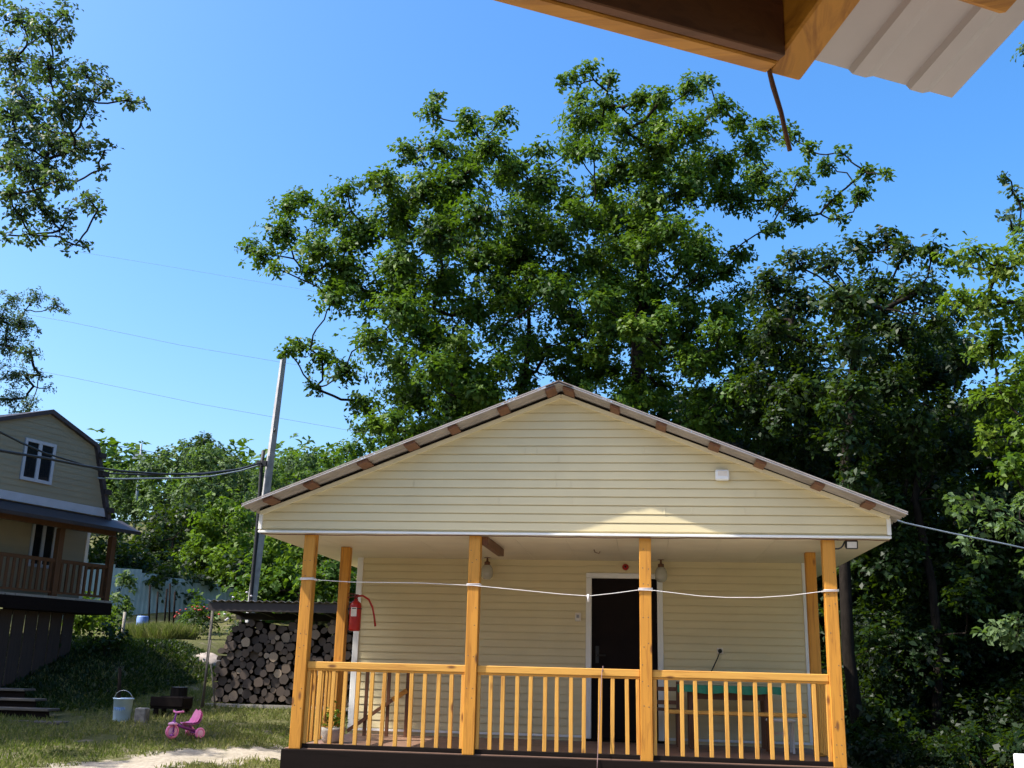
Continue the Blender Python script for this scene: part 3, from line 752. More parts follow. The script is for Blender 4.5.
# ================================================================== roof corner over the viewer
E0 = at(800, 82, y=-9.95); az = R_(61.5)
eu = Vector((math.sin(az), math.cos(az), 0)); ph = Vector((-math.cos(az)*-1*-1, 0, 0))
ev_h = Vector((math.cos(az), -math.sin(az), 0))       # horizontal, from the eave back towards the viewer
pitch = R_(18.5); ev = (ev_h*math.cos(pitch) + Vector((0,0,1))*math.sin(pitch)).normalized(); en = eu.cross(ev).normalized()
if en.z < 0: en = -en
SHADEBROWN = wood('shade_brown_wood', (.16,.065,.026), (.09,.036,.015), 'x', .7, False)  # brown of the rear wall and of the board standing in for beam shade
nb = thing('neighbour_cabin', 'pine rafters and pale ribbed porch roof corner of the cabin overhead', 'cabin', E0 + ev_h*1.6 - Vector((0,0,E0.z+.63)))
rw = .066
mb = MB(); a = E0 - eu*rw/2; mb.obox(a + ev*1.5 + en*.06, eu*rw/2, ev*1.5, en*.06, .004); mb.build('rafter', PINE['y'], nb)
fwd = -ev_h
mb = MB(); c = E0 - eu*(1.5+rw) + ev_h*.015 + Vector((0,0,.060)); mb.obox(c, eu*1.499, ev_h*.017, Vector((0,0,.06)), .003); mb.build('fascia_beam', PINE['x'], nb)
mb = MB(); c = E0 - eu*(1.5+rw) + ev_h*.043 + Vector((0,0,.115)); mb.obox(c, eu*1.499, ev_h*.010, Vector((0,0,.112)), .002); mb.build('beam_shade_board', SHADEBROWN, nb)  # added dark board: its colour stands for shade on the beam's near face
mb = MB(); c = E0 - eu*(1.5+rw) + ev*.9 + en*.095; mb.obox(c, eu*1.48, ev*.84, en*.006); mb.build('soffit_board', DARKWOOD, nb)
sheet_r = at_plane(953, 102, E0 + en*.13, en); sw = (sheet_r-E0).dot(eu); se = (at_plane(890, 84, E0+en*.13, en)-E0).dot(ev)
mb = MB(); prof = []; x = sw
prof = []; s_ = sw
prof.append((sw, 0)); s_ = sw-.055
while s_ > -3.1:
    prof += [(s_, 0), (s_-.022, -.011), (s_-.052, -.011), (s_-.058, 0)]; s_ -= .135
vs = []; fs = []; n = len(prof)
for (u, h) in prof:
    for t in (se, 3.0):
        vs.append(E0 + eu*u + ev*t + en*(.140+h))
for (u, h) in prof:
    for t in (se, 3.0): vs.append(E0 + eu*u + ev*t + en*(.143+h))
for i in range(n-1):
    fs += [(2*i, 2*i+2, 2*i+3, 2*i+1), (2*n+2*i, 2*n+2*i+1, 2*n+2*i+3, 2*n+2*i+2), (2*i, 2*n+2*i, 2*n+2*i+2, 2*i+2)]
fs += [(0, 1, 2*n+1, 2*n)]
mb.add(vs, fs); mb.build('roof_sheet', SHEETP, nb)
br = at_plane(1000, 20, E0+en*.10, en); bl = (br-E0)
mb = MB(); u1 = bl.dot(eu); t1 = bl.dot(ev)
mb.obox(E0 + eu*((u1+.002)/2) + ev*(t1+.06) + en*.108, eu*((u1-.002)/2), ev*.05, en*.016, .010); mb.build('batten', PINE['x'], nb)
for t in (1.35, 2.2): mb = MB(); mb.obox(E0 + eu*((u1+.002)/2) + ev*t + en*.108, eu*((u1-.002)/2), ev*.05, en*.016, .010); mb.build('batten', PINE['x'], nb)
for k in (-1.4, -2.8):
    mb = MB(); q = E0 + eu*k + ev_h*1.6; zt = (E0 + ev*1.6).z-.02; mb.box((q.x-.06, q.y-.06, gz(q.x, q.y)-.1), (q.x+.06, q.y+.06, zt), .005); mb.build('porch_post', PINE['z'], nb)
def NB(u, t, z): q = E0 + eu*u + ev_h*t; return Vector((q.x, q.y, z))
zw = (E0+ev*3.0).z
mb = MB(); mb.prism([NB(-6.5,2.9,-.9), NB(-.1,2.9,-.9), NB(-.1,2.9,zw), NB(-6.5,2.9,zw)], ev_h*5.5); mb.build('wall', SHADEBROWN, nb)
mb = MB(); mb.prism([NB(.4,3.0,zw+.05), NB(.4,5.7,zw+1.9), NB(.4,8.7,zw-.1)], -eu*7.4); mb.build('main_roof', ROOFM, nb)
mb = MB()
for k in range(18): mb.obox(NB(-3.2, .15+k*.15, -.60), eu*3.3, ev_h*.07, Vector((0,0,.02)))
mb.build('deck_floor', GREYWOOD, nb)
k0 = at(768, 62, y=-9.98) ; kd = dist(k0)
def on_d(px, py, d):
    r = ray(px, py); return CAM + r*d
mb = MB(); mb.tube([on_d(768,30,kd*1.0), on_d(767,62,kd*.99), on_d(773,86,kd*1.0), on_d(781,112,kd*1.0), on_d(785,130,kd*1.0), on_d(790,151,kd*1.0)], [.0035,.0035,.0045,.004,.004,.004], 6)
tag(mb.build('loose_wire', BROWN, None, k0), 'short brown wire end dangling from the roof corner overhead', 'wire')

# ================================================================== yard on the left
# woodshed and its logs
SY = 9.9
sl_ = atg(207, 706, 2); SY = sl_.y; sx0 = sl_.x; zg = sl_.z
def sp(px, py, dy=0): return at(px, py, y=SY+dy)
shed = thing('woodshed', 'open woodshed with a dark corrugated roof and stacked logs', 'woodshed', (sx0+1.6, SY+.5, zg))
ztop = sp(210, 602).z; sx1 = -1.2
mb = MB(); vs = []; fs = []; n = 0; x = sx0-.08; i = 0
while x < sx1+.3:
    h = .018*math.cos(i*math.pi/2*1.0) if True else 0
    vs += [(x, SY-.35, ztop+.02+h), (x, SY+1.5, ztop-.12+h)]; x += .04; i += 1
for k in range(i-1): fs.append((2*k, 2*k+2, 2*k+3, 2*k+1))
b = len(vs); vs += [(v[0], v[1], v[2]-.006) for v in vs]; fs += [(b+2*k, b+2*k+1, b+2*k+3, b+2*k+2) for k in range(i-1)] + [(2*k, b+2*k, b+2*k+2, 2*k+2) for k in range(i-1)]
mb.add(vs, fs); mb.build('roof', plain('grey_corrugated_sheet', (.16,.145,.14), .6, .35, 3, .1), shed)
mb = MB(); mb.box((sx0-.06, SY-.30, ztop-.19), (sx1+.2, SY-.25, ztop-.02)); mb.box((sx0-.06, SY+1.3, ztop-.30), (sx1+.2, SY+1.36, ztop-.15)); mb.build('roof_beam', ROOFD, shed)
mb = MB()
for k in range(6): xx = sx0+.1+k*.7; mb.beam((xx, SY-.249, ztop-.08), (xx, SY+1.299, ztop-.2), .05, .08)
mb.build('roof_joist', ROOFD, shed)
for x in (sx0+.02, sx0+1.75, sx1):
    for yy, dz in ((SY-.28, -.19), (SY+1.33, -.29)):
        if yy < SY and 0 < x-sx0-.1 < 2.5: continue
        mb = MB(); mb.tube([(x, yy, gz(x, yy)-.1), (x+.02, yy, ztop+dz)], .03, 8); mb.build('pole', STEPW, shed)
mb = MB(); mb.box((sx0-.02, SY-.05, zg-.02), (sx1, SY+.02, zg+.05)); mb.box((sx0-.02, SY+.6, zg-.05), (sx1, SY+.66, zg+.05)); mb.build('floor_rail', GREYWOOD, shed)
# logs
meshes = []
for k in range(7):
    mb = MB(); r = 1.0; n = 14; e = [1+random.uniform(-.10,.10) for _ in range(n)]
    if k == 5: e = [1.0 if i < 8 else .35+.1*abs(i-11) for i in range(n)]
    va = [(e[i]*math.cos(2*math.pi*i/n), -.0, e[i]*math.sin(2*math.pi*i/n)) for i in range(n)]; vb = [(x*.97, 1.0, z*.97) for x, y, z in va]
    mb.add(va+vb, [(i, n+i, n+(i+1) % n, (i+1) % n) for i in range(n)], True); mb.cur = 1
    mb.add(va, [tuple(range(n))]); mb.add(vb, [tuple(range(n))[::-1]])
    o = mb.build('log', [BARK, LOGEND]); meshes.append(o.data); bpy.data.objects.remove(o)
zb0 = zg+.06; xa, xb = sx0+.06, at(352, 660, y=SY).x
placed = []
def topz(x):
    px = 207 + (x-sx0)*43; return sp(300, 624).z + .06*math.sin(x*7) + .05*math.sin(x*15+1) - .62*float(sst(.55, 0, x-sx0))
radii = sorted([random.choice([.038,.045,.052,.06,.068,.075,.085,.1]) for _ in range(420)], reverse=True) + [.04]*400
for r in radii:
    for _ in range(60):
        x = random.uniform(xa+r, xb-r); z = random.uniform(zb0+r, topz(x)-r*.6)
        if z < zb0+r: continue
        if all((x-p[0])**2+(z-p[1])**2 > ((r+p[2])*.93)**2 for p in placed):
            placed.append((x, z, r)); break
    if len(placed) >= 298: break
for (x, z, r) in placed:
    o = bpy.data.objects.new('log', random.choice(meshes)); C.objects.link(o)
    yy = SY+random.uniform(-.05, .09); o.location = (x, yy, z); o.scale = (r, .62, r); o.rotation_euler = (random.uniform(-.03,.03), random.uniform(0, 6.28), random.uniform(-.04,.04))
    tag(o, 'cut round firewood log stacked end-on in the woodshed', 'log', 'firewood logs stacked in the shed')
mb = MB()
for i in range(260):
    x = random.uniform(xa+.05, xb-.05); z = random.uniform(zb0+.06, topz(x)-.12); r = random.uniform(.06, .1); mb.tube([(x, SY+.70, z), (x+random.uniform(-.03,.03), SY+1.25, z)], r, 8)
tag(mb.build('back_row_firewood', BARK, None, Vector((sx0+1.5, SY+.9, zg))), 'second row of firewood stacked behind the front row in the shed', 'firewood', kind='stuff')
# leaning sticks at the shed's left end
lean = thing('trestle', 'two thin grey poles leaning as a narrow A by the woodshed', 'trestle', (sp(203, 700, -.5).x, SY-.5, gz(sp(203,700,-.5).x, SY-.5)))
for q0, q1 in (((202, 697), (211, 640)), ((217, 692), (211, 664))):
    mb = MB(); a = sp(*q0, -.45); b = sp(*q1, -.40); a.z = min(a.z, gz(a.x, a.y)+.02); mb.tube([a, b], .015, 7); mb.build('pole', STEPW, lean)
# tricycle
a = atg(184, 739, 0); TL = 40*dist(a)/FOC
tz = gz(a.x, a.y); tr = thing('tricycle', 'pink child tricycle standing on the shaded grass', 'tricycle', (a.x, a.y, tz), 0)
k = TL/.70; tdir = Vector((-.61, -.79, 0)).normalized(); tsd = Vector((0,0,1)).cross(tdir)
def T3(u, s_, h): return Vector((a.x, a.y, tz)) + (tdir*u + tsd*s_ + Vector((0,0,h)))*k
def wheel(u, s_, r, w_):
    c = T3(u, s_, r); mb = MB(); mb.torus(c, tsd, (r-.025)*k, .026*k, 22, 8); wh = mb.build('wheel', PINK, tr)
    mb = MB(); mb.lathe(c - tsd*.02*k, [(0,0),(.03*k,-.005),(r*.72*k,.004),(r*.72*k,.036*k),(.03*k,.046*k),(0,.046*k)], 18, tsd); mb.build('hub_disc', PINKP, wh)
    mb = MB()
    for q in range(5):
        g = q*1.2566; d_ = tdir*math.cos(g)+Vector((0,0,math.sin(g))); mb.beam(c+d_*.02*k-tsd*.024*k, c+d_*r*.7*k-tsd*.024*k, .018*k, .006*k, tsd)
    mb.build('spoke', PURPLE, wh)
wheel(.24, 0, .125, .05); wheel(-.20, .17, .095, .05); wheel(-.20, -.17, .095, .05)
mb = MB(); mb.tube([T3(.235,0,.28), T3(.10,0,.21), T3(-.05,0,.17), T3(-.20,0,.12)], [.022*k,.026*k,.03*k,.026*k], 8); mb.tube([T3(-.2,.17,.095), T3(-.2,-.17,.095)], .013*k, 8); mb.build('frame', PURPLE, tr)
mb = MB()
for s_ in (-.045, .045): mb.tube([T3(.24,s_,.125), T3(.235,s_,.27), T3(.22,s_*.3,.31)], .014*k, 7)
mb.tube([T3(.225,0,.27), T3(.195,0,.44)], .017*k, 8); mb.build('fork', PURPLE, tr)
mb = MB(); mb.lathe(T3(.24,0,.255), [(0,.03*k),(.06*k,.02*k),(.085*k,0),(.08*k,-.02*k),(0,-.02*k)], 14); mb.build('mudguard', PINKP, tr)
mb = MB(); mb.tube([T3(.15,-.17,.46), T3(.19,-.09,.45), T3(.195,0,.44), T3(.19,.09,.45), T3(.15,.17,.46)], .018*k, 8); mb.build('handlebar', PINK, tr)
mb = MB(); vs = []; fs = []
for i, (u, h, wd) in enumerate(((.08,.25,.06),(.0,.245,.11),(-.08,.245,.14),(-.14,.26,.15),(-.185,.32,.15),(-.21,.40,.13),(-.22,.47,.07))):
    for s_ in (-1,-.5,0,.5,1): vs.append(T3(u, s_*wd, h+.025*abs(s_)**2))
for i in range(6):
    for j in range(4): fs.append((i*5+j, i*5+j+1, i*5+j+6, i*5+j+5))
b = len(vs); vs += [v+Vector((0,0,-.03*k))+tdir*-.035*k for v in vs]; fs += [tuple(b+i for i in f[::-1]) for f in fs]
mb.add(vs, fs, True); mb.build('seat', PINK, tr)
mb = MB(); mb.tube([T3(-.10,0,.17), T3(-.10,0,.235)], .03*k, 8); mb.build('seat_post', PURPLE, tr)
for s_ in (-1, 1):
    mb = MB(); mb.tube([T3(.24,0,.125), T3(.24,s_*.07,.125), T3(.24+.05*s_,s_*.075,.125-.05*s_)], .009*k, 6); mb.box(*[tuple(T3(.24+.05*s_, s_*.10, .12-.05*s_)+Vector(q)*k) for q in ((-.03,-.04,-.012),(.03,.04,.012))], .004); mb.build('pedal', PURPLE, tr)
# bucket
a = atg(121, 722, 0); s_ = 23*dist(a)/FOC; bk = thing('bucket', 'pale blue plastic bucket with a wire handle by the bank', 'bucket', a)
mb = MB(); r0 = .33*s_; r1 = .41*s_; mb.lathe(a, [(0,0),(r0,0),(r0+.01,.01),(r1,s_),(r1+.012,s_),(r1+.012,s_-.03),(r1-.012,s_-.03),(r1-.012,s_),(r0-.01,.03),(0,.03)][:6]+[(r1-.014,s_),(r0-.006,.03),(0,.03)], 24); mb.build('pail', BUCKETM, bk)
mb = MB(); pts = [a+Vector((r1*1.03*math.cos(g), -r1*.25*math.sin(g), s_*.93+r1*.95*math.sin(g))) for g in [math.pi*i/12 for i in range(13)]]; mb.tube(pts, .006, 6); mb.build('handle', METAL, bk)
mb = MB(); vs = []; fs = []
for i in range(9):
    g = R_(-130+i*10); rr_ = lambda h: (r0+(r1-r0)*h)+.004
    vs += [a+Vector((rr_(.3)*math.cos(g), rr_(.3)*math.sin(g), s_*.3)), a+Vector((rr_(.62)*math.cos(g), rr_(.62)*math.sin(g), s_*.62))]
for i in range(8): fs.append((2*i, 2*i+2, 2*i+3, 2*i+1))
mb.add(vs, fs, True); mb.build('printed_patch', BLUEP, bk)
# concrete block, trough, stump
a = atg(141, 723, 0); q = dist(a)/FOC
mb = MB(); mb.obox(a+Vector((0,0,7*q)), (6*q,0,0), (0,5*q,0), (0,0,7.5*q), .02); tag(mb.build('stone_block', plain('dark_stone', (.17,.16,.15), .9, .5, 12, .6), None, a), 'speckled grey stone block between the bucket and the log trough', 'block')
a = atg(168, 716, 0); q = dist(a)/FOC; tg_ = thing('log_trough', 'dark wooden trough on short legs beside the bank', 'trough', a)
mb = MB(); L = 17*q; c = a+Vector((0,.1,9*q)); mb.box((c.x-L, c.y-.22, c.z-.04), (c.x+L, c.y+.22, c.z), .01); mb.box((c.x-L, c.y-.24, c.z), (c.x+L, c.y-.20, c.z+.18), .01); mb.box((c.x-L, c.y+.2, c.z), (c.x+L, c.y+.24, c.z+.18), .01); mb.box((c.x-L, c.y-.199, c.z), (c.x-L+.04, c.y+.199, c.z+.16)); mb.box((c.x+L-.04, c.y-.199, c.z), (c.x+L, c.y+.199, c.z+.16)); mb.build('tray', DARKWOOD, tg_)
for sx in (-.8, .65):
    for sy in (-.2, .14): mb = MB(); mb.box((c.x+sx*L, c.y+sy, gz(c.x+sx*L, c.y+sy)-.05), (c.x+sx*L+.08, c.y+sy+.06, c.z-.041)); mb.build('leg', DARKWOOD, tg_)
a = atg(178, 705, 0); q = dist(a)/FOC
mb = MB(); e = [1+random.uniform(-.08,.08) for _ in range(16)]; r = 8*q; h = 17*q
for (r_, h_) in ((1.15,-.1),(1.05,.15),(1.0,.5),(.98,1.0)): pass
va = [[a+Vector((r*f*e[i]*math.cos(i*math.pi/8), r*f*e[i]*math.sin(i*math.pi/8), h*hh)) for i in range(16)] for f, hh in ((1.25,-.1),(1.08,.15),(1.0,.5),(.98,1.0))]
mb.add(sum(va, []), [(j*16+i, j*16+(i+1) % 16, (j+1)*16+(i+1) % 16, (j+1)*16+i) for j in range(3) for i in range(16)], True); stump = mb.build('stump', BARK, None, a)
tag(stump, 'upright grey tree stump left of the woodshed', 'stump')
mb = MB(); mb.add([v+Vector((0,0,.003)) for v in va[3]], [tuple(range(16))]); mb.build('cut_face', GREYWOOD, stump)
# garden steps
st_ = [(62, 722, 46), (50, 709, 46), (37, 699, 44), (26, 689, 40)]
a0 = atg(25, 722, 2); steps = thing('garden_steps', 'dark wooden garden steps climbing the bank below the left house', 'steps', a0)
for i, (px, py, wd) in enumerate(st_):
    y = a0.y + i*.42; b = at(px, py, y=y); a = at(-40, py-1, y=y)
    mb = MB(); mb.box((a.x, y-.06, b.z-.045), (b.x, y+.36, b.z), .008); t = mb.build('tread', STEPW, steps)
    mb = MB(); mb.box((a.x, y+.02, b.z-.26), (b.x-.03, y+.05, b.z-.046)); mb.build('riser', DARKWOOD, steps)
# post in the yard
a = atg(122, 640, 6); q = dist(a)/FOC
mb = MB(); mb.tube([at(119,705,y=a.y-3) if False else a-Vector((0,0,.2)), at(125, 612, y=a.y)], [.05,.04], 8); tag(mb.build('yard_post', GREYWOOD, None, a), 'thin grey post standing on the bank right of the left house', 'post')
a = atg(116, 722, 0); b = at(120, 668, y=a.y)
mb = MB(); mb.tube([a-Vector((0,0,.15)), a.lerp(b,.5)+Vector((.02,0,0)), b], [.04,.035,.03], 8); tag(mb.build('pole_stub', BARK, None, a), 'slim dark pole standing just behind the bucket', 'pole')
# pale rock heap and dark stones
def rock(name, label, p, r, sq, mat):
    mb = MB(); n, k = 14, 9; vs = []; fs = []; s0 = random.uniform(0, 9)
    for i in range(k+1):
        th = math.pi*i/k
        for j in range(n):
            g = 2*math.pi*j/n; f = 1+.09*math.sin(3*g+s0+th*2)+.07*math.sin(5*th+2*g+s0)
            vs.append(p+Vector((r*f*math.sin(th)*math.cos(g), r*.8*f*math.sin(th)*math.sin(g), r*sq*f*math.cos(th)+r*sq*.4)))
    for i in range(k):
        for j in range(n): fs.append((i*n+j, (i+1)*n+j, (i+1)*n+(j+1) % n, i*n+(j+1) % n))
    mb.add(vs, fs, True); return tag(mb.build(name, mat, None, p), label, 'rock')
a = atg(205, 660, 9); a.z -= .18; rock('boulder', 'large pale sunlit boulder left of the woodshed', a, 19*dist(a)/FOC, .5, PALESTONE)

# utility pole
up_b = at(253, 595, y=16.0); up_t = at(283.5, 358, y=16.0)
dv = (up_t-up_b); lo = up_b - dv*((up_b.z-gz(up_b.x, 16)+.3)/dv.z)
pole = thing('utility_pole', 'tall grey leaning concrete utility pole behind the woodshed', 'utility pole', (lo.x, lo.y, lo.z))
mb = MB(); mb.tube([lo, up_b.lerp(up_t, .5), up_t], [.135,.115,.09], 4); o = mb.build('shaft', CONC, pole)
for p_ in o.data.polygons: p_.use_smooth = False
j0 = at(262.5, 463, y=15.85)
mb = MB(); mb.tube([j0+Vector((0,0,.35)), j0+Vector((-.02,0,-.1)), at(258,520,y=15.86), at(250.5,600,y=15.86), at(250,612,y=15.86)], .055, 8); mb.build('cable_riser', CABLE, pole)
mb = MB(); mb.box((j0.x-.16, j0.y-.05, j0.z-.10), (j0.x+.13, j0.y+.04, j0.z+.06), .01); mb.tube([j0+Vector((.18,.1,.9)), j0+Vector((.25,.05,.92)), j0+Vector((.27,.05,.99))], .02, 6); mb.build('bracket', BLACK, pole)
def wire(name, label, pts, r, mat=CABLE):
    mb = MB(); mb.tube(pts, r, 5); tag(mb.build(name, mat, None, pts[0]), label, 'cable')
def dwire(K, y0, y1):
    return [at(px, py, y=y0+(y1-y0)*i/(len(K)-1)) for i, (px, py) in enumerate(K)]
wire('service_cable', 'thick black cable from the utility pole crossing in front of the upper window', dwire([(262,463),(235,470),(200,474.5),(160,474),(120,471),(85,466),(45,458),(0,450.5),(-60,440)], 15.85, 3.0), .026)
wire('service_cable', 'black cable crossing the left house above its upper window and ending at the pole', dwire([(262,462),(240,469),(205,473),(150,475),(110,473.5),(75,462),(45,453),(20,442),(0,432),(-60,405)], 15.9, 3.0), .020)
wire('service_cable', 'slack grey cable hanging lowest between the pole and the left house', dwire([(262,464.5),(240,471),(210,476.5),(180,478),(150,478.5),(118,479),(98,478)], 15.95, 11.0), .020, WIREP)
wire('service_cable', 'thin wire passing under the ridge of the left house towards the hill', dwire([(-40,411),(0,418),(30,426),(55,434),(90,441),(140,450),(175,456)], 3, 40.0), .014)
wire('overhead_wire', 'faintest high wire in the left sky, level with the upper tree', dwire([(-60,228),(80,252),(160,265),(260,282),(400,306),(560,330)], 24, 30), .005, WIREP)
wire('overhead_wire', 'thin sky wire passing just below the top of the utility pole', dwire([(-60,299),(70,322),(180,345),(280,362),(400,382),(560,408)], 24, 30), .007, WIREP)
wire('overhead_wire', 'thin sky wire crossing the pole midway between its top and the roof', dwire([(-60,352),(75,378),(200,404),(290,420),(365,433),(520,460)], 24, 30), .007, WIREP)
wire('roof_wire', 'grey wire running from the right eave of the cabin towards the forest', dwire([(893,519),(905,523),(950,533),(1000,543),(1060,556)], .3, 1.2), .009, WIREP)
# distant mast on the hill
a = at(141, 470, y=62); b = at(141.5, 444, y=62)
mst = thing('mast', 'small distant mast with crossarms above the hill trees', 'mast', (a.x, 62, gz(a.x, 62)))
mb = MB(); mb.tube([(a.x, 62, gz(a.x, 62)), b], [.12,.07], 6); mb.build('pole', WIREP, mst)
for dz, wd in ((458, 8), (455, 5)):
    c = at(140, dz, y=62); mb = MB(); mb.beam(c-Vector((wd*.075,0,0)), c+Vector((wd*.06,0,0)), .1, .14); mb.build('crossarm', WIREP, mst)

# fence: pale corrugated sheets on posts, stepped panels
def fp(px, py, y): return at(px, py, y=y)
fA = fp(60, 562, 24.0); fB = fp(380, 622, 31.0)
fence = thing('fence', 'pale teal sheet metal fence beyond the yard', 'fence', (fA.x, fA.y, gz(fA.x, fA.y)))
n = 13
for i in range(n):
    a = fA.lerp(fB, i/n); b = fA.lerp(fB, (i+1)/n); zt = (a.z+b.z)/2+.22; zb = min(gz(a.x,a.y), gz(b.x,b.y))-.1
    vs = []; fs = []; m_ = 36; d = (b-a); d.z = 0; nn = Vector((d.y, -d.x, 0)).normalized(); dd = d*.994
    for k in range(m_+1):
        off = .006 if (k % 6) in (0, 1, 2) else 0.0
        q = a + dd*(k/m_) + nn*off; vs += [(q.x, q.y, zb), (q.x, q.y, zt)]
    for k in range(m_): fs.append((2*k, 2*k+2, 2*k+3, 2*k+1))
    b_ = len(vs); vs += [(v[0]-nn.x*.004, v[1]-nn.y*.004, v[2]) for v in vs]; fs += [(b_+2*k, b_+2*k+1, b_+2*k+3, b_+2*k+2) for k in range(m_)]
    mb = MB(); mb.add(vs, fs); mb.build('fence_panel', FENCEM, fence)
    mb = MB(); q = a - nn*.05; mb.tube([(q.x, q.y, zb), (q.x, q.y, zt-.05)], .035, 8); mb.build('post', METAL, fence)
# sticks in front of the fence
for i, (px, h) in enumerate(((151, 40), (158, 30), (166, 34), (171, 42), (175, 30))):
    a = at(px, 612, y=22.0+.3*i); a.z = gz(a.x, a.y); b = at(px+(i % 3)-1, 612-h*.68, y=22.0+.3*i)
    mb = MB(); mb.tube([a-Vector((0,0,.1)), b], .03, 6); tag(mb.build('garden_stake', DARKWOOD, None, a), 'thin dark garden stake standing before the pale fence', 'stake', 'garden stakes before the fence')
# blue thing in the flower bed
a = at(142, 624, y=20.5); a.z = max(a.z, gz(a.x, a.y)); q = dist(a)/FOC; a.z = gz(a.x, a.y)
bd = thing('barrel', 'small blue barrel half hidden in the flower bed', 'barrel', a)
mb = MB(); hh = at(142, 616, y=20.5).z-a.z; r = 6*q; mb.lathe(a, [(0,0),(r*.85,0),(r*.95,hh*.1),(r,hh*.5),(r*.93,hh*.95),(r*.85,hh),(0,hh)], 18); mb.build('body', plain('blue_plastic', (.16,.26,.55), .45, .2, 8, .05), bd)
mb = MB(); mb.torus(a+Vector((0,0,hh*.5)), (0,0,1), r*1.0, .03, 20, 6); mb.build('hoop', METAL, bd)
# white post at the lower right corner
a = at(1019, 790, y=-5.0); a.z = gz(a.x, a.y); b = at(1021, 754, y=-5.0)
mb = MB(); mb.box((b.x-.035, -5.03, a.z-.1), (b.x+.035, -4.97, b.z), .006); tag(mb.build('white_post', WHITE, None, a), 'short white post at the foot of the dark forest', 'post')
# ================================================================== the gambrel house on the left
hz = R_(18.0); he = Vector((math.sin(hz), math.cos(hz), 0)); hn = Vector((math.cos(hz), -math.sin(hz), 0))
C0 = at(110, 601, y=12.0)
def fpl(px, py, off=0.0):
    p = at_plane(px, py, C0 + hn*off, hn); return (p-C0).dot(he), p.z
def F(s, z, off=0.0): v = C0 + he*s + hn*off; return Vector((v.x, v.y, z))
def fbox(mb, s0, s1, z0, z1, o0, o1, bev=0.0):
    return mb.obox(F((s0+s1)/2, (z0+z1)/2, (o0+o1)/2), he*(s1-s0)/2, hn*(o1-o0)/2, Vector((0,0,(z1-z0)/2)), bev)
zd = C0.z
s_r, z_r = fpl(50, 414); s_k, z_k = fpl(94, 447); s_e, z_e = fpl(104, 517)
hw_k = s_k-s_r; hw_e = s_e-s_r
gy = gz(C0.x-2, C0.y-2)
house = thing('gambrel_house', 'shaded yellow house with a dark gambrel roof and raised wooden porch', 'house', (C0.x-3, C0.y-4, gy))
PD = .85; DEEP = 7.0
# upper gable, lower wall
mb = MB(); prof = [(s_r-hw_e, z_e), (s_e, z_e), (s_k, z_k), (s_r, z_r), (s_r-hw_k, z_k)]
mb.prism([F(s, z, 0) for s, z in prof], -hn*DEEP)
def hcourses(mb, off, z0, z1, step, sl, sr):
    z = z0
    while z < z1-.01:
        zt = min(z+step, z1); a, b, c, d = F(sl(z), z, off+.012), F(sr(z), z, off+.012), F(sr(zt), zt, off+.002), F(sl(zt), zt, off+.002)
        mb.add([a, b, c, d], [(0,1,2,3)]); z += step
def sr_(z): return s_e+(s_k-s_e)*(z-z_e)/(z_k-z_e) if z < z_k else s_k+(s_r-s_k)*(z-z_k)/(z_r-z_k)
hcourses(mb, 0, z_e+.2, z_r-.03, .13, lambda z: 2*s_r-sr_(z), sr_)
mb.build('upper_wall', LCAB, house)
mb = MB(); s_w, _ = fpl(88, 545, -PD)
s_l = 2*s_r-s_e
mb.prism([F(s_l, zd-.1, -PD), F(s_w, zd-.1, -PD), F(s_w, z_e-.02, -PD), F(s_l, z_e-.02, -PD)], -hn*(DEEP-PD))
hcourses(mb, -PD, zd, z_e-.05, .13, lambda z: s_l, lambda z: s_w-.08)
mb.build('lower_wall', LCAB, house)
mb = MB(); fbox(mb, s_w-.08, s_w+.01, zd, z_e-.03, -PD-.001, -PD+.03); mb.build('corner_trim', TRIMW, house)
mb = MB(); fbox(mb, s_l, s_e+.02, z_e, z_e+.19, .001, .03); mb.build('base_trim', LTRIM, house)
# roof
mb = MB(); t = .10
for sg in (1, -1):
    A = [(0, z_r), (hw_k, z_k), (hw_e+.05, z_e-.1)]
    up_ = [(0, z_r+.10), (hw_k+.08, z_k+.06), (hw_e+.16, z_e-.1)]
    for i in range(2):
        q = [A[i], A[i+1], up_[i+1], up_[i]]
        mb.prism([F(s_r+sg*s, z, .10) for s, z in q], -hn*(DEEP+.5))
mb.build('roof', plain('dark_house_roof', (.05,.04,.045), .6, .3, 4, .1), house)
for sg in (1, -1):
    for f in (.12, .38, .64, .9):
        mb = MB(); s = hw_k+(hw_e-hw_k)*f; z = z_k+(z_e-z_k)*f; fbox(mb, s_r+sg*(s+.10)-.10, s_r+sg*(s+.10)+.10, z-.06, z+.06, .101, .16); mb.build('roof_batten', ROOFD, house)
# porch roof skirt
mb = MB(); s_t, z_t = fpl(133, 529, .45)
zs1 = z_e-.02
mb.prism([F(s_l-.3, zs1, -.02), F(s_l-.3, zs1-.28, .62), F(s_l-.3, zs1-.36, .62), F(s_l-.3, zs1-.16, -.02)], he*(s_e+.60-s_l+.3)); mb.build('porch_roof', ROOFD, house)
mb = MB(); fbox(mb, s_l, s_e+.42, z_e-.40, z_e-.22, -.10, .02); mb.build('porch_beam', LRAIL, house)
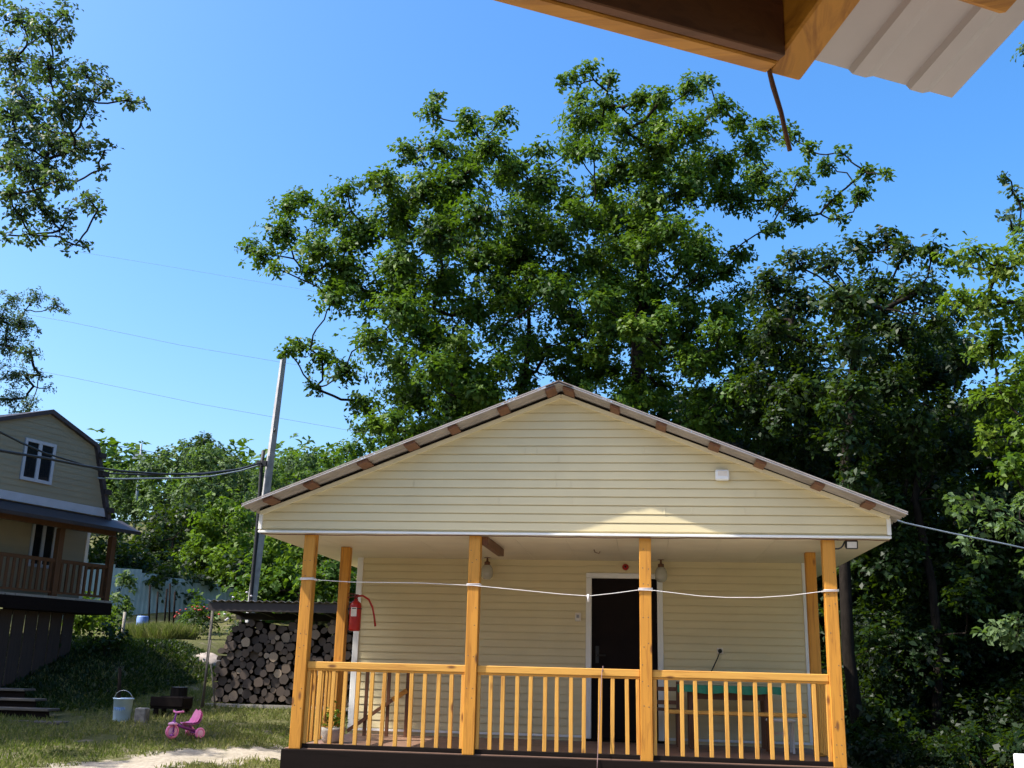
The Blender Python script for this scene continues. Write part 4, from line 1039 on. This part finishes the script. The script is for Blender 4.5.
# windows
def window(px0, py0, px1, py1, off):
    sa, za = fpl(px0, py1, off); sb, zb = fpl(px1, py0, off); fr = .07
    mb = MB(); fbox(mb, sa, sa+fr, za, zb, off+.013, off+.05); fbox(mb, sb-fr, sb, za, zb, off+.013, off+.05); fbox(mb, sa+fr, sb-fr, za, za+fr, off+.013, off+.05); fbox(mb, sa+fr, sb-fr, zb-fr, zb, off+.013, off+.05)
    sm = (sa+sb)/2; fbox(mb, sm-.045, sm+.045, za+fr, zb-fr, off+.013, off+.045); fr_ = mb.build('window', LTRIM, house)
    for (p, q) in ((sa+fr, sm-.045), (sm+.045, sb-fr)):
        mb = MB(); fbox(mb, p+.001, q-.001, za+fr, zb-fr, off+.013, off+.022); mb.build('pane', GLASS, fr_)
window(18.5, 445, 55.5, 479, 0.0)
window(26, 520, 57, 566, -PD)
# porch deck, posts, rail
mb = MB(); s_d = .0; fbox(mb, s_l, .04, zd-.05, zd, -PD+.002, 0.0); mb.build('deck', GREYWOOD, house)
mb = MB(); fbox(mb, s_l, .06, zd-.32, zd-.052, -.06, .02); fbox(mb, -.02, .06, zd-.32, zd-.052, -DEEP*.5, -.062); mb.build('deck_beam', DARKWOOD, house)
s_p1, _ = fpl(57, 560, -.08); 
for s in (-.08, s_p1, s_p1-3.2):
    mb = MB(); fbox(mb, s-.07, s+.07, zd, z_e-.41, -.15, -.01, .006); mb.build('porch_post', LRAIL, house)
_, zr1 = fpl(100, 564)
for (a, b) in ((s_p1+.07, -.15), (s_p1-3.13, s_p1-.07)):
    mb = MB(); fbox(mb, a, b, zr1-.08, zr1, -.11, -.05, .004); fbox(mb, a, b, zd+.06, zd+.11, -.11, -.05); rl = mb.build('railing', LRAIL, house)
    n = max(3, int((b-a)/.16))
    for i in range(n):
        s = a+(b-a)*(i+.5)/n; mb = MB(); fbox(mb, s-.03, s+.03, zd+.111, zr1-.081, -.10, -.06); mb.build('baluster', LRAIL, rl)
mb = MB(); fbox(mb, -.12, -.04, zr1-.08, zr1, -PD, -.152); mb.build('railing', LRAIL, house)
# skirt of boards below the deck
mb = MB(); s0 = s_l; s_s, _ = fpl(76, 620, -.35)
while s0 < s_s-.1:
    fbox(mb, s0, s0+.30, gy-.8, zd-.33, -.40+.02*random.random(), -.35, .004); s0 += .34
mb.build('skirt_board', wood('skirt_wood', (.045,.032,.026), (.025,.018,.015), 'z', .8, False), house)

# ================================================================== trees
# the two big oaks behind the cabin
def inpoly(px, py, P):
    c = False; j = len(P)-1
    for i in range(len(P)):
        if (P[i][1] > py) != (P[j][1] > py) and px < (P[j][0]-P[i][0])*(py-P[i][1])/(P[j][1]-P[i][1])+P[i][0]: c = not c
        j = i
    return c
def fill(P, step, r, y, spread, keep=.9):
    out = []; xs_ = [q[0] for q in P]; ys_ = [q[1] for q in P]; yy = min(ys_)
    while yy < max(ys_):
        xx = min(xs_)
        while xx < max(xs_):
            a, b = xx+rng.uniform(-.5,.5)*step, yy+rng.uniform(-.5,.5)*step
            if inpoly(a, b, P) and rng.uniform() < keep: out.append((a, b, r*rng.uniform(.75, 1.2)))
            xx += step
        yy += step
    return pblobs(out, y, spread)
Y1 = 12.5
T1 = [(262,255,18),(250,248,12),(285,232,24),(287,207,16),(300,200,15),(330,215,24),(318,250,24),(345,192,18),(365,230,28),(345,270,26),(372,180,14),(388,182,20),(395,215,28),(408,152,18),(432,112,15),(438,98,10),(440,150,26),(468,122,18),(425,190,30),(460,180,30),(490,150,24),(503,118,14),(515,170,26),(540,150,16),(545,185,26),(480,215,32),(520,220,30),(440,235,32),(400,265,32),(370,295,30),(335,300,20),(300,345,14),(288,350,10),(322,358,18),(345,372,20),(315,388,10),(370,340,28),(400,310,32),(440,285,34),(480,260,32),(525,265,28),(560,240,26),(400,365,30),(365,402,20),(430,340,30),(470,310,30),(420,400,28),(460,370,28),(500,330,20),(515,300,24),(490,390,20),(550,290,24),(470,410,24),(380,425,20),(440,425,24),(395,440,18),(275,268,12),(310,275,14)]
tb_ = at(455, 470, y=Y1); tt = at(500, 300, y=Y1)
b1 = pblobs(T1, Y1, 2.0) + pblobs([(430,330,34),(470,380,34),(410,390,30),(500,250,34),(450,240,34),(400,290,30),(480,440,34),(430,450,34)], Y1+2, 1.5) + pblobs([(450,400,24),(460,345,24),(435,370,24),(475,395,22),(505,365,20),(452,425,22),(415,430,20),(395,420,18)], Y1-1.6, .8) + fill([(300,225),(395,180),(450,150),(535,165),(545,400),(400,445),(375,350),(320,305)], 30, 22, Y1+1.5, 2.0, .35)
tree('oak_tree', 'wide spreading oak behind the left half of the cabin roof', 'tree', [gp(tb_.x, Y1), (tb_.x+.15, Y1, tb_.z-.5), tuple(at(450,440,y=Y1)), tuple(at(455,360,y=Y1))], b1, LEAF, group='oaks behind the cabin', leaf=.135, dens=125, rmax=.24, tint=.5, shell=1.45)
Y2 = 13.5
T2 = [(563,83,9),(575,76,10),(590,70,11),(610,78,10),(580,100,14),(605,105,18),(640,100,18),(625,130,24),(660,98,15),(690,88,18),(708,82,10),(715,110,20),(690,130,26),(660,150,30),(620,170,28),(592,150,18),(738,122,15),(765,128,15),(750,150,22),(790,136,12),(808,150,11),(720,165,30),(690,190,30),(650,200,32),(610,210,28),(580,225,22),(757,180,22),(780,200,18),(800,178,13),(825,165,11),(842,153,8),(865,172,11),(886,174,9),(860,193,13),(832,200,13),(840,218,9),(802,218,14),(742,200,22),(770,228,14),(590,260,26),(630,250,32),(670,235,28),(605,300,28),(650,290,30),(685,300,22),(640,340,26),(600,350,22),(680,345,22),(585,395,20),(630,385,22),(705,255,18),(742,255,14),(720,310,20),(660,385,20),(720,355,22),(700,395,22),(575,320,18),(610,420,20)]
b2 = pblobs(T2, Y2, 2.0) + pblobs([(640,230,34),(690,170,30),(610,280,34),(650,330,34),(700,360,30),(600,370,26),(660,420,34),(720,420,30)], Y2+2, 1.5) + pblobs([(640,290,22),(635,330,22),(655,360,22),(640,400,22),(620,405,20),(665,320,20),(645,250,22),(690,360,22),(720,330,20),(615,330,22),(700,415,22),(735,390,22),(600,300,20)], Y2-1.6, .8) + pblobs([(745,300,22),(740,340,22),(725,270,18),(700,280,22),(750,370,20),(575,150,14),(600,185,20),(570,200,18)], Y2, .8) + fill([(575,120),(640,115),(715,115),(740,190),(715,250),(770,330),(775,440),(570,420)], 30, 22, Y2+1.5, 2.0, .4)
tree('oak_tree', 'tallest oak, rising behind the roof ridge with a bare arm reaching right', 'tree', [gp(at(642,430,y=Y2).x, Y2), tuple(at(642,430,y=Y2)), tuple(at(638,330,y=Y2)), tuple(at(645,240,y=Y2)), tuple(at(655,170,y=Y2))], b2, LEAF, group='oaks behind the cabin', leaf=.135, dens=125, rmax=.23, tint=.55, shell=1.45)
# second stem between them
tree('oak_tree', 'slim oak stem in the gap between the two big oaks', 'tree', [gp(at(520,430,y=14).x, 14), tuple(at(520,400,y=14)), tuple(at(525,280,y=14))], pblobs([(520,250,26),(545,225,26),(500,290,26),(560,310,26),(530,200,22),(570,270,22),(520,420,20),(575,420,20),(520,300,20),(540,290,22),(525,375,16),(575,385,20),(570,340,16),(500,300,20),(600,330,22),(528,345,20),(522,385,20),(545,355,20),(500,360,20),(535,400,18),(490,405,20),(560,370,18)], 13.6, 1.4) + fill([(520,190),(580,130),(610,200),(615,400),(520,410)], 30, 20, 14.5, 1.5, .5), LEAF, group='oaks behind the cabin', leaf=.135, dens=95, rmax=.13, tint=.4, shell=1.5)
# dark trees to the right
T3 = [(770,285,24),(797,262,18),(830,265,20),(858,252,20),(885,238,14),(905,252,20),(932,252,16),(800,300,28),(840,300,30),(880,290,30),(920,290,28),(770,330,26),(812,345,28),(858,345,28),(900,335,30),(940,320,26),(760,380,24),(800,395,26),(845,392,26),(892,385,28),(930,370,26),(870,430,26),(912,420,26),(830,440,20),(950,410,26),(945,455,24),(905,465,22),(780,420,22)]
Y3 = 9.6
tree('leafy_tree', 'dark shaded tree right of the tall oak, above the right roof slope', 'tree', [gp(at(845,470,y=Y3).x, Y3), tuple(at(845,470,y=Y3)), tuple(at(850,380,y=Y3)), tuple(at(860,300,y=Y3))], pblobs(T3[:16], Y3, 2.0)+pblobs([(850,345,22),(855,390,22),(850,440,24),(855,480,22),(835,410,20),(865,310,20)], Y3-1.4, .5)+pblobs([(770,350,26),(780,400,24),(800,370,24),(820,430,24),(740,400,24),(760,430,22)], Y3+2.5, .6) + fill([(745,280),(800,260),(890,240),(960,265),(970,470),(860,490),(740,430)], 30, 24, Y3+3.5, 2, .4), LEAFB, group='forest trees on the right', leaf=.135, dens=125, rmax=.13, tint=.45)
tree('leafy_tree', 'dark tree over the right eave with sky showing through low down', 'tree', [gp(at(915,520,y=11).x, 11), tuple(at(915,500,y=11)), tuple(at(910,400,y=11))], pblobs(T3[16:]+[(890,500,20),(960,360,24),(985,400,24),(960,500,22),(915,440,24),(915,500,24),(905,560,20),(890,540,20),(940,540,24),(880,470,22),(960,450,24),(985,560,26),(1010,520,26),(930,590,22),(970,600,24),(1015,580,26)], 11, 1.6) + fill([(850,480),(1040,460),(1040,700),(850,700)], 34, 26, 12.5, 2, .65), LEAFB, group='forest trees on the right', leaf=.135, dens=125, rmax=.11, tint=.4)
T4 = [(955,262,14),(975,252,15),(1000,268,22),(1035,245,28),(985,305,24),(1022,315,28),(990,345,24),(1030,368,28),(958,300,16),(1003,398,24),(1038,430,28),(988,438,18),(1012,470,20),(1050,300,30),(1060,370,30),(1070,450,30),(1070,240,30),(1100,300,40),(1110,400,40)]
Y4 = 8.0
tree('leafy_tree', 'sunlit yellow green tree at the right edge', 'tree', [gp(at(1050,560,y=Y4).x, Y4), tuple(at(1050,540,y=Y4)), tuple(at(1045,420,y=Y4)), tuple(at(1050,320,y=Y4))], pblobs(T4, Y4, 1.3), LEAFY, group='forest trees on the right', leaf=.135, dens=125, rmax=.18, tint=.45)
tree('leafy_tree', 'thin high branch of a tree at the upper right edge', 'tree', [gp(at(1120,600,y=11).x, 11), tuple(at(1120,420,y=11)), tuple(at(1100,200,y=11)), tuple(at(1090,120,y=11))], pblobs([(1005,215,9),(1012,190,7),(1020,225,10),(1030,200,12),(1012,228,7),(1045,205,16),(1060,170,20),(1080,200,26),(1030,52,12),(1060,60,20),(1090,90,30),(1100,150,34),(1005,176,4),(1120,220,34),(1150,120,40)], 11, .8), LEAFS, group='forest trees on the right', leaf=.12, dens=110, rmax=.2, tint=.5)
# forest beyond and below
fr = [(9.5,17,'slim dark tree right behind the cabin',9,.15),(13,20,'dark forest tree deep behind the right eave',11,.2),(17,17,'broad dark forest tree near the right edge',11,.2),(7,20,'dark forest tree straight behind the cabin',11,.2),(21,22,'far dark forest tree beyond the right edge',12,.2),(11,27,'far tall forest tree closing the gap behind the cabin',12,.2),(17,29,'far tall forest tree at the back of the wood',12,.2),(2.5,20,'forest tree behind the slim oak stem',9,.18),(14.5,12.5,'dark tree standing under the sunlit right tree',8.5,.16),(-1.5,22,'forest tree low behind the wide oak',9,.16),(24,14,'dark tree out at the far right of the wood',10,.2)]
for (x, y, lab, h, rm) in fr:
    z0 = gz(x, y); cz = z0+h*.55
    bl = eblobs((x, y, cz), 2.7, 2.5, h*.44, 34, 1.0)
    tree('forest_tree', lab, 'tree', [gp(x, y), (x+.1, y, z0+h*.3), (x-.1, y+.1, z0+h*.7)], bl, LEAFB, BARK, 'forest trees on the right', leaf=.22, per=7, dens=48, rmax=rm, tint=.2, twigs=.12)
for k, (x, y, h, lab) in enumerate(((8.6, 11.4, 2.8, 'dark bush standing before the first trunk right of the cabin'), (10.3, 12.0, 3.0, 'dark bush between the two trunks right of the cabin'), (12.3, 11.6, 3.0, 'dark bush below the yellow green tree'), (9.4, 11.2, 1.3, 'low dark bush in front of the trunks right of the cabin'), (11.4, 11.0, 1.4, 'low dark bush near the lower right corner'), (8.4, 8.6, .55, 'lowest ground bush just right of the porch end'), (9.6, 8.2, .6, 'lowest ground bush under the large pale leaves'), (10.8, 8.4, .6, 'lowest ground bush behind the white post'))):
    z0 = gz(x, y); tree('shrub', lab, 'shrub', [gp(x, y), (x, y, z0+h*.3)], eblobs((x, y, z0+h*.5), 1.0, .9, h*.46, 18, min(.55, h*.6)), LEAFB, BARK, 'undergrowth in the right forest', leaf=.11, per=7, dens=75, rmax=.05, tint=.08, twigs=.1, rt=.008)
us = [(8.2,13.5,1.5,'shrub'),(9.8,15.6,1.7,''),(10.8,13.2,1.9,''),(13.5,11.8,1.7,''),(8.6,11.5,2.0,''),(11.5,12,2.2,''),(15.5,10.5,2.0,''),(9.6,17.5,2.4,''),(13.5,16,2.6,''),(17,12,2.5,''),(9.6,5.2,.6,''),(8.1,9.2,.7,'')]
ulab = ['dark undergrowth shrub against the cabin side wall','low dark shrub right of the cabin porch','rounded dark shrub between forest trunks','broad dark shrub near the lower right','tall shrub behind the cabin corner','tall shrub under the dark right tree','shrub below the sunlit right tree','high shrub filling the forest gap','large shrub deep in the right forest','large shrub at the right rim of the forest','nearest low shrub at the lower right','small shrub beside the right porch post']
for (x, y, r, _), lab in zip(us, ulab):
    z0 = gz(x, y); bl = eblobs((x, y, z0+r*.75), r*.75, r*.7, r*.6, 14, r*.42)
    tree('shrub', lab, 'shrub', [gp(x, y), (x, y, z0+r*.3)], bl, LEAFB, BARK, 'undergrowth in the right forest', leaf=.15, per=7, dens=34, rmax=.05, tint=.15, twigs=.15, rt=.008)
# lit sprays with large leaves at the right
tree('maple_sapling', 'young tree with large pale leaves caught by the sun right of the eave', 'tree', [gp(at(1040,700,y=4.5).x, 4.5), tuple(at(1035,600,y=4.5)), tuple(at(1020,520,y=4.5))], pblobs([(960,512,10),(975,500,11),(995,510,14),(1010,530,14),(985,530,11),(965,545,7),(1025,505,16),(985,555,8),(1000,628,9),(1015,622,10),(985,635,6),(1030,630,14),(1012,640,8),(1040,560,16),(1050,530,18),(950,500,5)], 4.5, .5), LEAFP, group=None, leaf=.12, per=7, dens=150, rmax=.06, tint=.6, droop=.5, twigs=.3, rt=.008)
# trees at the left whose branches reach into the picture
b5 = pblobs([(20,20,26),(50,30,22),(65,12,14),(15,60,28),(50,70,24),(85,75,20),(105,90,14),(128,100,11),(140,103,7),(25,100,26),(60,110,22),(85,115,14),(15,140,26),(55,145,24),(90,145,13),(105,150,8),(100,170,9),(30,180,22),(60,180,16),(88,200,12),(98,210,7),(20,215,18),(60,230,12),(75,245,12),(50,215,14),(8,235,8),(70,215,10),(10,115,22),(40,125,22),(75,150,16),(15,165,22),(45,170,20),(10,195,18),(38,205,16),(30,235,12),(75,95,18)], 6.5, 1.2)
b5 += eblobs((-14.2, 6.5, 8.6), 2.4, 3.2, 2.2, 36, .95) + [(-13.4,3.4,8.6,.9),(-12.4,3.2,8.9,.9),(-11.4,3.0,8.4,.8),(-10.6,3.4,8.8,.8),(-9.8,3.6,8.6,.7),(-12.8,2.5,8.3,.7),(-11.8,4.3,9.2,.9),(-10.8,4.4,9.2,.8),(-9.6,4.6,9.4,.6),(-11.2,1.7,8.2,.4),(-9.6,2.2,8.3,.4),(-10.3,1.2,7.9,.35),(-9.0,3.0,8.6,.45)]
tree('walnut_tree', 'tree reaching leafy branches in from the upper left edge', 'tree', [gp(-13.6, 6.8), (-13.6, 6.8, 3.5), (-13.4, 6.6, 6.5), (-13.0, 6.5, 9.0)], b5, LEAFS, BARK, None, leaf=.115, dens=110, rmax=.2, tint=.5, twigs=.3)
b6 = pblobs([(10,300,14),(35,298,12),(55,305,9),(64,310,5),(20,325,18),(5,345,18),(30,352,14),(15,375,16),(40,375,9),(50,388,6),(10,400,16),(30,405,12),(0,320,20)], 23, 1.0)
b6 += eblobs((-23.5, 23.0, 12.8), 2.6, 3.0, 3.2, 30, 1.2)
tree('acacia_tree', 'feathery bluish tree behind the ridge of the left house', 'tree', [gp(-23.0, 23.5), (-23.0, 23.5, 7), (-23, 23, 13)], b6, LEAFS, BARK, None, leaf=.12, per=9, dens=90, rmax=.24, tint=.35, twigs=.4, wr=.4, droop=.5)
for (x, y, lab) in ((-16.8, 9.4, 'shade tree left of the gambrel house'), (-18.5, 7.0, 'shade tree standing farther left by the steps')):
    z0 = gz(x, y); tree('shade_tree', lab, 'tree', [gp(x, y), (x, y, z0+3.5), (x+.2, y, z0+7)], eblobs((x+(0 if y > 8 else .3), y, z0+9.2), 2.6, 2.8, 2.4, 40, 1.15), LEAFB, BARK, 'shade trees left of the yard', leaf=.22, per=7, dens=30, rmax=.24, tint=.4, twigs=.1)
for (x, y, h, lab) in ((-9.5, -3.0, 8.5, 'added unseen tree left of the viewer, blocking low sky'), (-6.5, -8.0, 9, 'added unseen tree behind the viewer on the left'), (-3, -19, 11, 'tall unseen tree added far behind the viewer'), (4, -21, 11, 'tall unseen tree added behind the ridge of the viewer cabin'), (11, -17, 10, 'tall unseen tree added behind the viewer on the right'), (14, -8, 9, 'added unseen tree right of the viewer, blocking low sky'), (-12, -14, 11, 'tall unseen tree added at the back left of the viewer'), (17, -1, 8, 'added unseen tree on the right before the forest')):  # trees added out of view to block the low sky
    z0 = gz(x, y); tree('unseen_tree', lab, 'tree', [gp(x, y), (x, y, z0+h*.35), (x+.1, y, z0+h*.7)], eblobs((x, y, z0+h*.58), 2.6, 2.6, h*.36, 30, 1.1), LEAFB, BARK, 'unseen trees added to block light', leaf=.30, per=6, dens=20, rmax=.2, tint=.45, twigs=.05)
tree('unseen_tree', 'slender unseen tree left of the porch, added to shade its wall', 'tree', [gp(-9.6, -3.4), (-9.5, -3.3, 6), (-8.8, -2.0, 9.5)], [(-7.8,-.5,12.5,.7),(-7.6,0.0,12.2,.6),(-8.1,-.8,12.9,.8),(-7.9,-.1,13.1,.7),(-8.6,-1.3,11.6,.7),(-8.9,-1.8,10.6,.6),(-7.5,-.4,12.8,.6)], LEAFB, BARK, 'unseen trees added to block light', leaf=.2, per=7, dens=70, rmax=.1, tint=.4, twigs=.1)  # crown added out of view, up the sun ray, to shade the porch wall
# hillside trees between the left house and the oaks
hill = [
 ('pale green broad tree on the hill right of the left house', 40, [(125,480,18),(150,470,20),(180,462,20),(205,458,16),(230,470,18),(130,510,18),(160,500,22),(195,490,22),(225,495,18),(245,478,14),(115,500,14)], LEAFP, .5),
 ('taller dark tufted tree on the hill crest', 50, [(190,448,12),(205,443,11),(218,452,10),(163,455,9),(155,460,7),(200,462,16),(230,462,10),(245,468,10)], LEAFB, .45),
 ('dark round tree in the middle of the hill wood', 34, [(165,520,18),(190,515,18),(175,545,20),(150,540,16),(200,545,18),(145,565,16)], LEAFB, .4),
 ('bright green tree left of the utility pole', 30, [(205,520,14),(225,508,16),(240,520,14),(215,535,18),(240,545,16),(200,545,14)], LEAFY, .25),
 ('dark tree at the foot of the utility pole', 28, [(195,560,15),(220,560,16),(240,565,15),(235,585,14),(205,580,14),(255,575,14)], LEAFB, .45),
 ('grey green tree behind the utility pole', 44, [(265,475,16),(290,462,14),(310,458,14),(285,490,18),(320,475,14),(260,500,18),(300,500,18)], LEAFP, .25),
 ('green tree under the left oak branches', 38, [(330,460,12),(350,450,14),(370,445,14),(345,470,14),(385,460,14),(360,430,9),(400,450,18)], LEAF, .5),
 ('dark leafy tree seen beyond the left porch posts', 24, [(275,545,18),(300,550,18),(325,550,18),(280,580,18),(310,580,18),(335,570,14),(265,560,16),(345,590,14),(290,520,16),(330,600,14)], LEAF, .45),
 ('dark hedge tree behind the left house porch', 26, [(100,545,16),(125,555,16),(115,530,14),(140,565,14),(95,565,14),(80,550,14),(160,575,12)], LEAFB, .4)]
for lab, y, bl, mt_, tn in hill:
    cx_ = sum(b[0] for b in bl)/len(bl); x = at(cx_, 560, y=y).x; z0 = gz(x, y); zt = at(cx_, sum(b[1] for b in bl)/len(bl), y=y).z
    low = eblobs((x, y+1.5, z0+(zt-z0)*.45), 3.2, 2, max(.6,(zt-z0)*.4), 12, 1.1)
    tree('hill_tree', lab, 'tree', [gp(x, y), (x, y, z0+(zt-z0)*.5), (x, y, zt)], pblobs(bl, y, 1.6, 1.1)+low, mt_, BARK, 'trees on the hill', leaf=.21, per=7, dens=50, rmax=.2, tint=tn, twigs=.1)
# far wooded ridge: one mass
fb = []
for i in range(150):
    x = rng.uniform(-75, 70); y = rng.uniform(58, 95); z0 = gz(x, y); h = rng.uniform(4, 8); fb.append((x, y, z0+h*.5, h*.45))
V, T, _ = foliage(fb, .7, 6, 4.5, .95, .2, .4); tag(quads_obj('far_wood', V, LEAF, T), 'far wood closing the view behind the yard and cabin', 'wood', kind='stuff')
# garden plants
def plant(name, label, cat, p, r, h, mat, leaf, tint, n=9, dens=40, group=None, flower=None):
    z0 = p.z; bl = eblobs((p.x, p.y, z0+h*.55), r*.7, r*.7, h*.38, n, min(r, h)*.42)
    root = tree(name, label, cat, [(p.x, p.y, z0-.05), (p.x, p.y, z0+h*.25)], bl, mat, BARK, group, leaf=leaf, per=6, dens=dens, rmax=.03, tint=tint, twigs=.1, rt=.006)
    if flower:
        mb = MB()
        for i in range(22):
            u = unit(rng.normal(size=3)); q = Vector((p.x+u[0]*r*.95, p.y+u[1]*r*.9, z0+h*.6+abs(u[2])*h*.42)); mb.lathe(q, [(0,0),(.03,.01),(.045,.035),(0,.05)], 6)
        mb.build('blossom', flower, root)
def gat(px, py, y):
    p = at(px, py, y=y); return Vector((p.x, p.y, gz(p.x, p.y)))
plant('small_tree', 'little round sunlit tree at the right end of the left house porch', 'tree', gat(124, 600, 17), .42, 2.0, LEAFP, .16, .55, 12, 60)
plant('shrub', 'sunlit green shrub under the deck of the left house', 'shrub', gat(92, 615, 16.5), .9, 1.3, LEAFY, .16, .4, 12, 40)
plant('shrub', 'sunlit bushy plant below the little round tree', 'shrub', gat(112, 618, 18), .6, 1.0, LEAFY, .14, .5)
plant('shrub', 'green leafy clump in front of the pale fence', 'shrub', gat(190, 618, 22.5), .5, .5, LEAFP, .14, .5)
plant('flower_bush', 'bush with red blossoms beside the woodshed roof', 'flower bush', gat(198, 615, 20), .8, 1.0, LEAFB, .12, .4, 10, 40, None, FLOWR)
plant('flower_bush', 'bush with white blossoms under the woodshed roof edge', 'flower bush', gat(243, 612, 16), .55, 2.0, LEAFB, .12, .4, 10, 40, None, FLOWW)
plant('shrub', 'bright bush just above the fence by the utility pole', 'shrub', gat(235, 590, 29), 1.6, 2.8, LEAFY, .22, .4, 14, 30)
plant('shrub', 'leafy plant behind the woodshed roof edge', 'shrub', gat(192, 612, 21.5), .5, 1.5, LEAF, .14, .5)
plant('shrub', 'shaded plant growing on the bank below the left house', 'shrub', gat(40, 640, 11.3), .8, .7, LEAFB, .12, .4)
plant('shrub', 'shaded plant at the top right end of the bank', 'shrub', gat(105, 642, 11.6), .7, .7, LEAFB, .12, .45)
# tall pale grass tufts
def blades(cx, cy, r, n, h0, h1, name, label=None, group=None, kind=None, mat=GRASSM, cat='grass tuft'):
    a = rng.uniform(0, 2*np.pi, n); q = r*np.sqrt(rng.uniform(0, 1, n)); x = cx+q*np.cos(a); y = cy+q*np.sin(a)
    P = np.stack([x, y, ground_z(x, y)-.01], -1); D = unit(np.stack([rng.normal(0,.35,n), rng.normal(0,.35,n), np.ones(n)], -1)); N = unit(rng.normal(size=(n,3)))
    V = leaf_quads(P, D, N, rng.uniform(h0, h1, n), rng.uniform(.012, .022, n), .05)
    o = quads_obj(name, V, mat, np.clip(rng.normal(.5,.25,n),0,1)); 
    return tag(o, label, cat if not kind else None, group, kind)
for px, y, lab in ((157, 19.5, 'tall pale grass tuft left of the boulder'), (172, 19.0, 'sunlit grass tuft nearest the boulder'), (143, 20.0, 'pale grass tuft beside the blue barrel')):
    p = gat(px, 640, y); blades(p.x, p.y, .65, 2600, .25, .62, 'grass_tuft', lab, 'tall grass tufts in the garden')
# lawn
n = 120000
x = rng.uniform(-13, .2, n); y = -2 + 16*rng.uniform(0, 1, n)**1.3
keep = (on_path(x, y) > .72+.3*np.sin(x*4)*np.sin(y*3.3)) & (np.sin(x*1.7+.6)*np.sin(y*1.3+1) + .5*np.sin(x*4.1)*np.sin(y*3.7) > -.95)
x = x[keep]; y = y[keep]; n = len(x)
P = np.stack([x, y, ground_z(x, y)-.01], -1); D = unit(np.stack([rng.normal(0,.6,n), rng.normal(0,.6,n), np.ones(n)], -1)); N = unit(rng.normal(size=(n,3)))
V = leaf_quads(P, D, N, rng.uniform(.04, .13, n), rng.uniform(.010, .02, n), .05)
tag(quads_obj('grass', V, GRASSM, np.clip(.55+.25*np.sin(x*.9)*np.sin(y*1.1)+rng.normal(0,.2,n),0,1)), 'short rough lawn grass of the yard', None, None, 'stuff')
# weeds on the shaded bank
n = 30000; x = rng.uniform(-14, -6.6, n); y = rng.uniform(8.3, 15.5, n); P = np.stack([x, y, ground_z(x, y)], -1)
D = unit(np.stack([rng.normal(0,.8,n), rng.normal(0,.8,n), np.ones(n)], -1)); V = leaf_quads(P, D, unit(rng.normal(size=(n,3))), rng.uniform(.05,.16,n), rng.uniform(.02,.05,n), .08)
tag(quads_obj('bank_weeds', V, LEAFB, rng.uniform(.0,.6,n)), 'weeds covering the shaded bank', None, None, 'stuff')
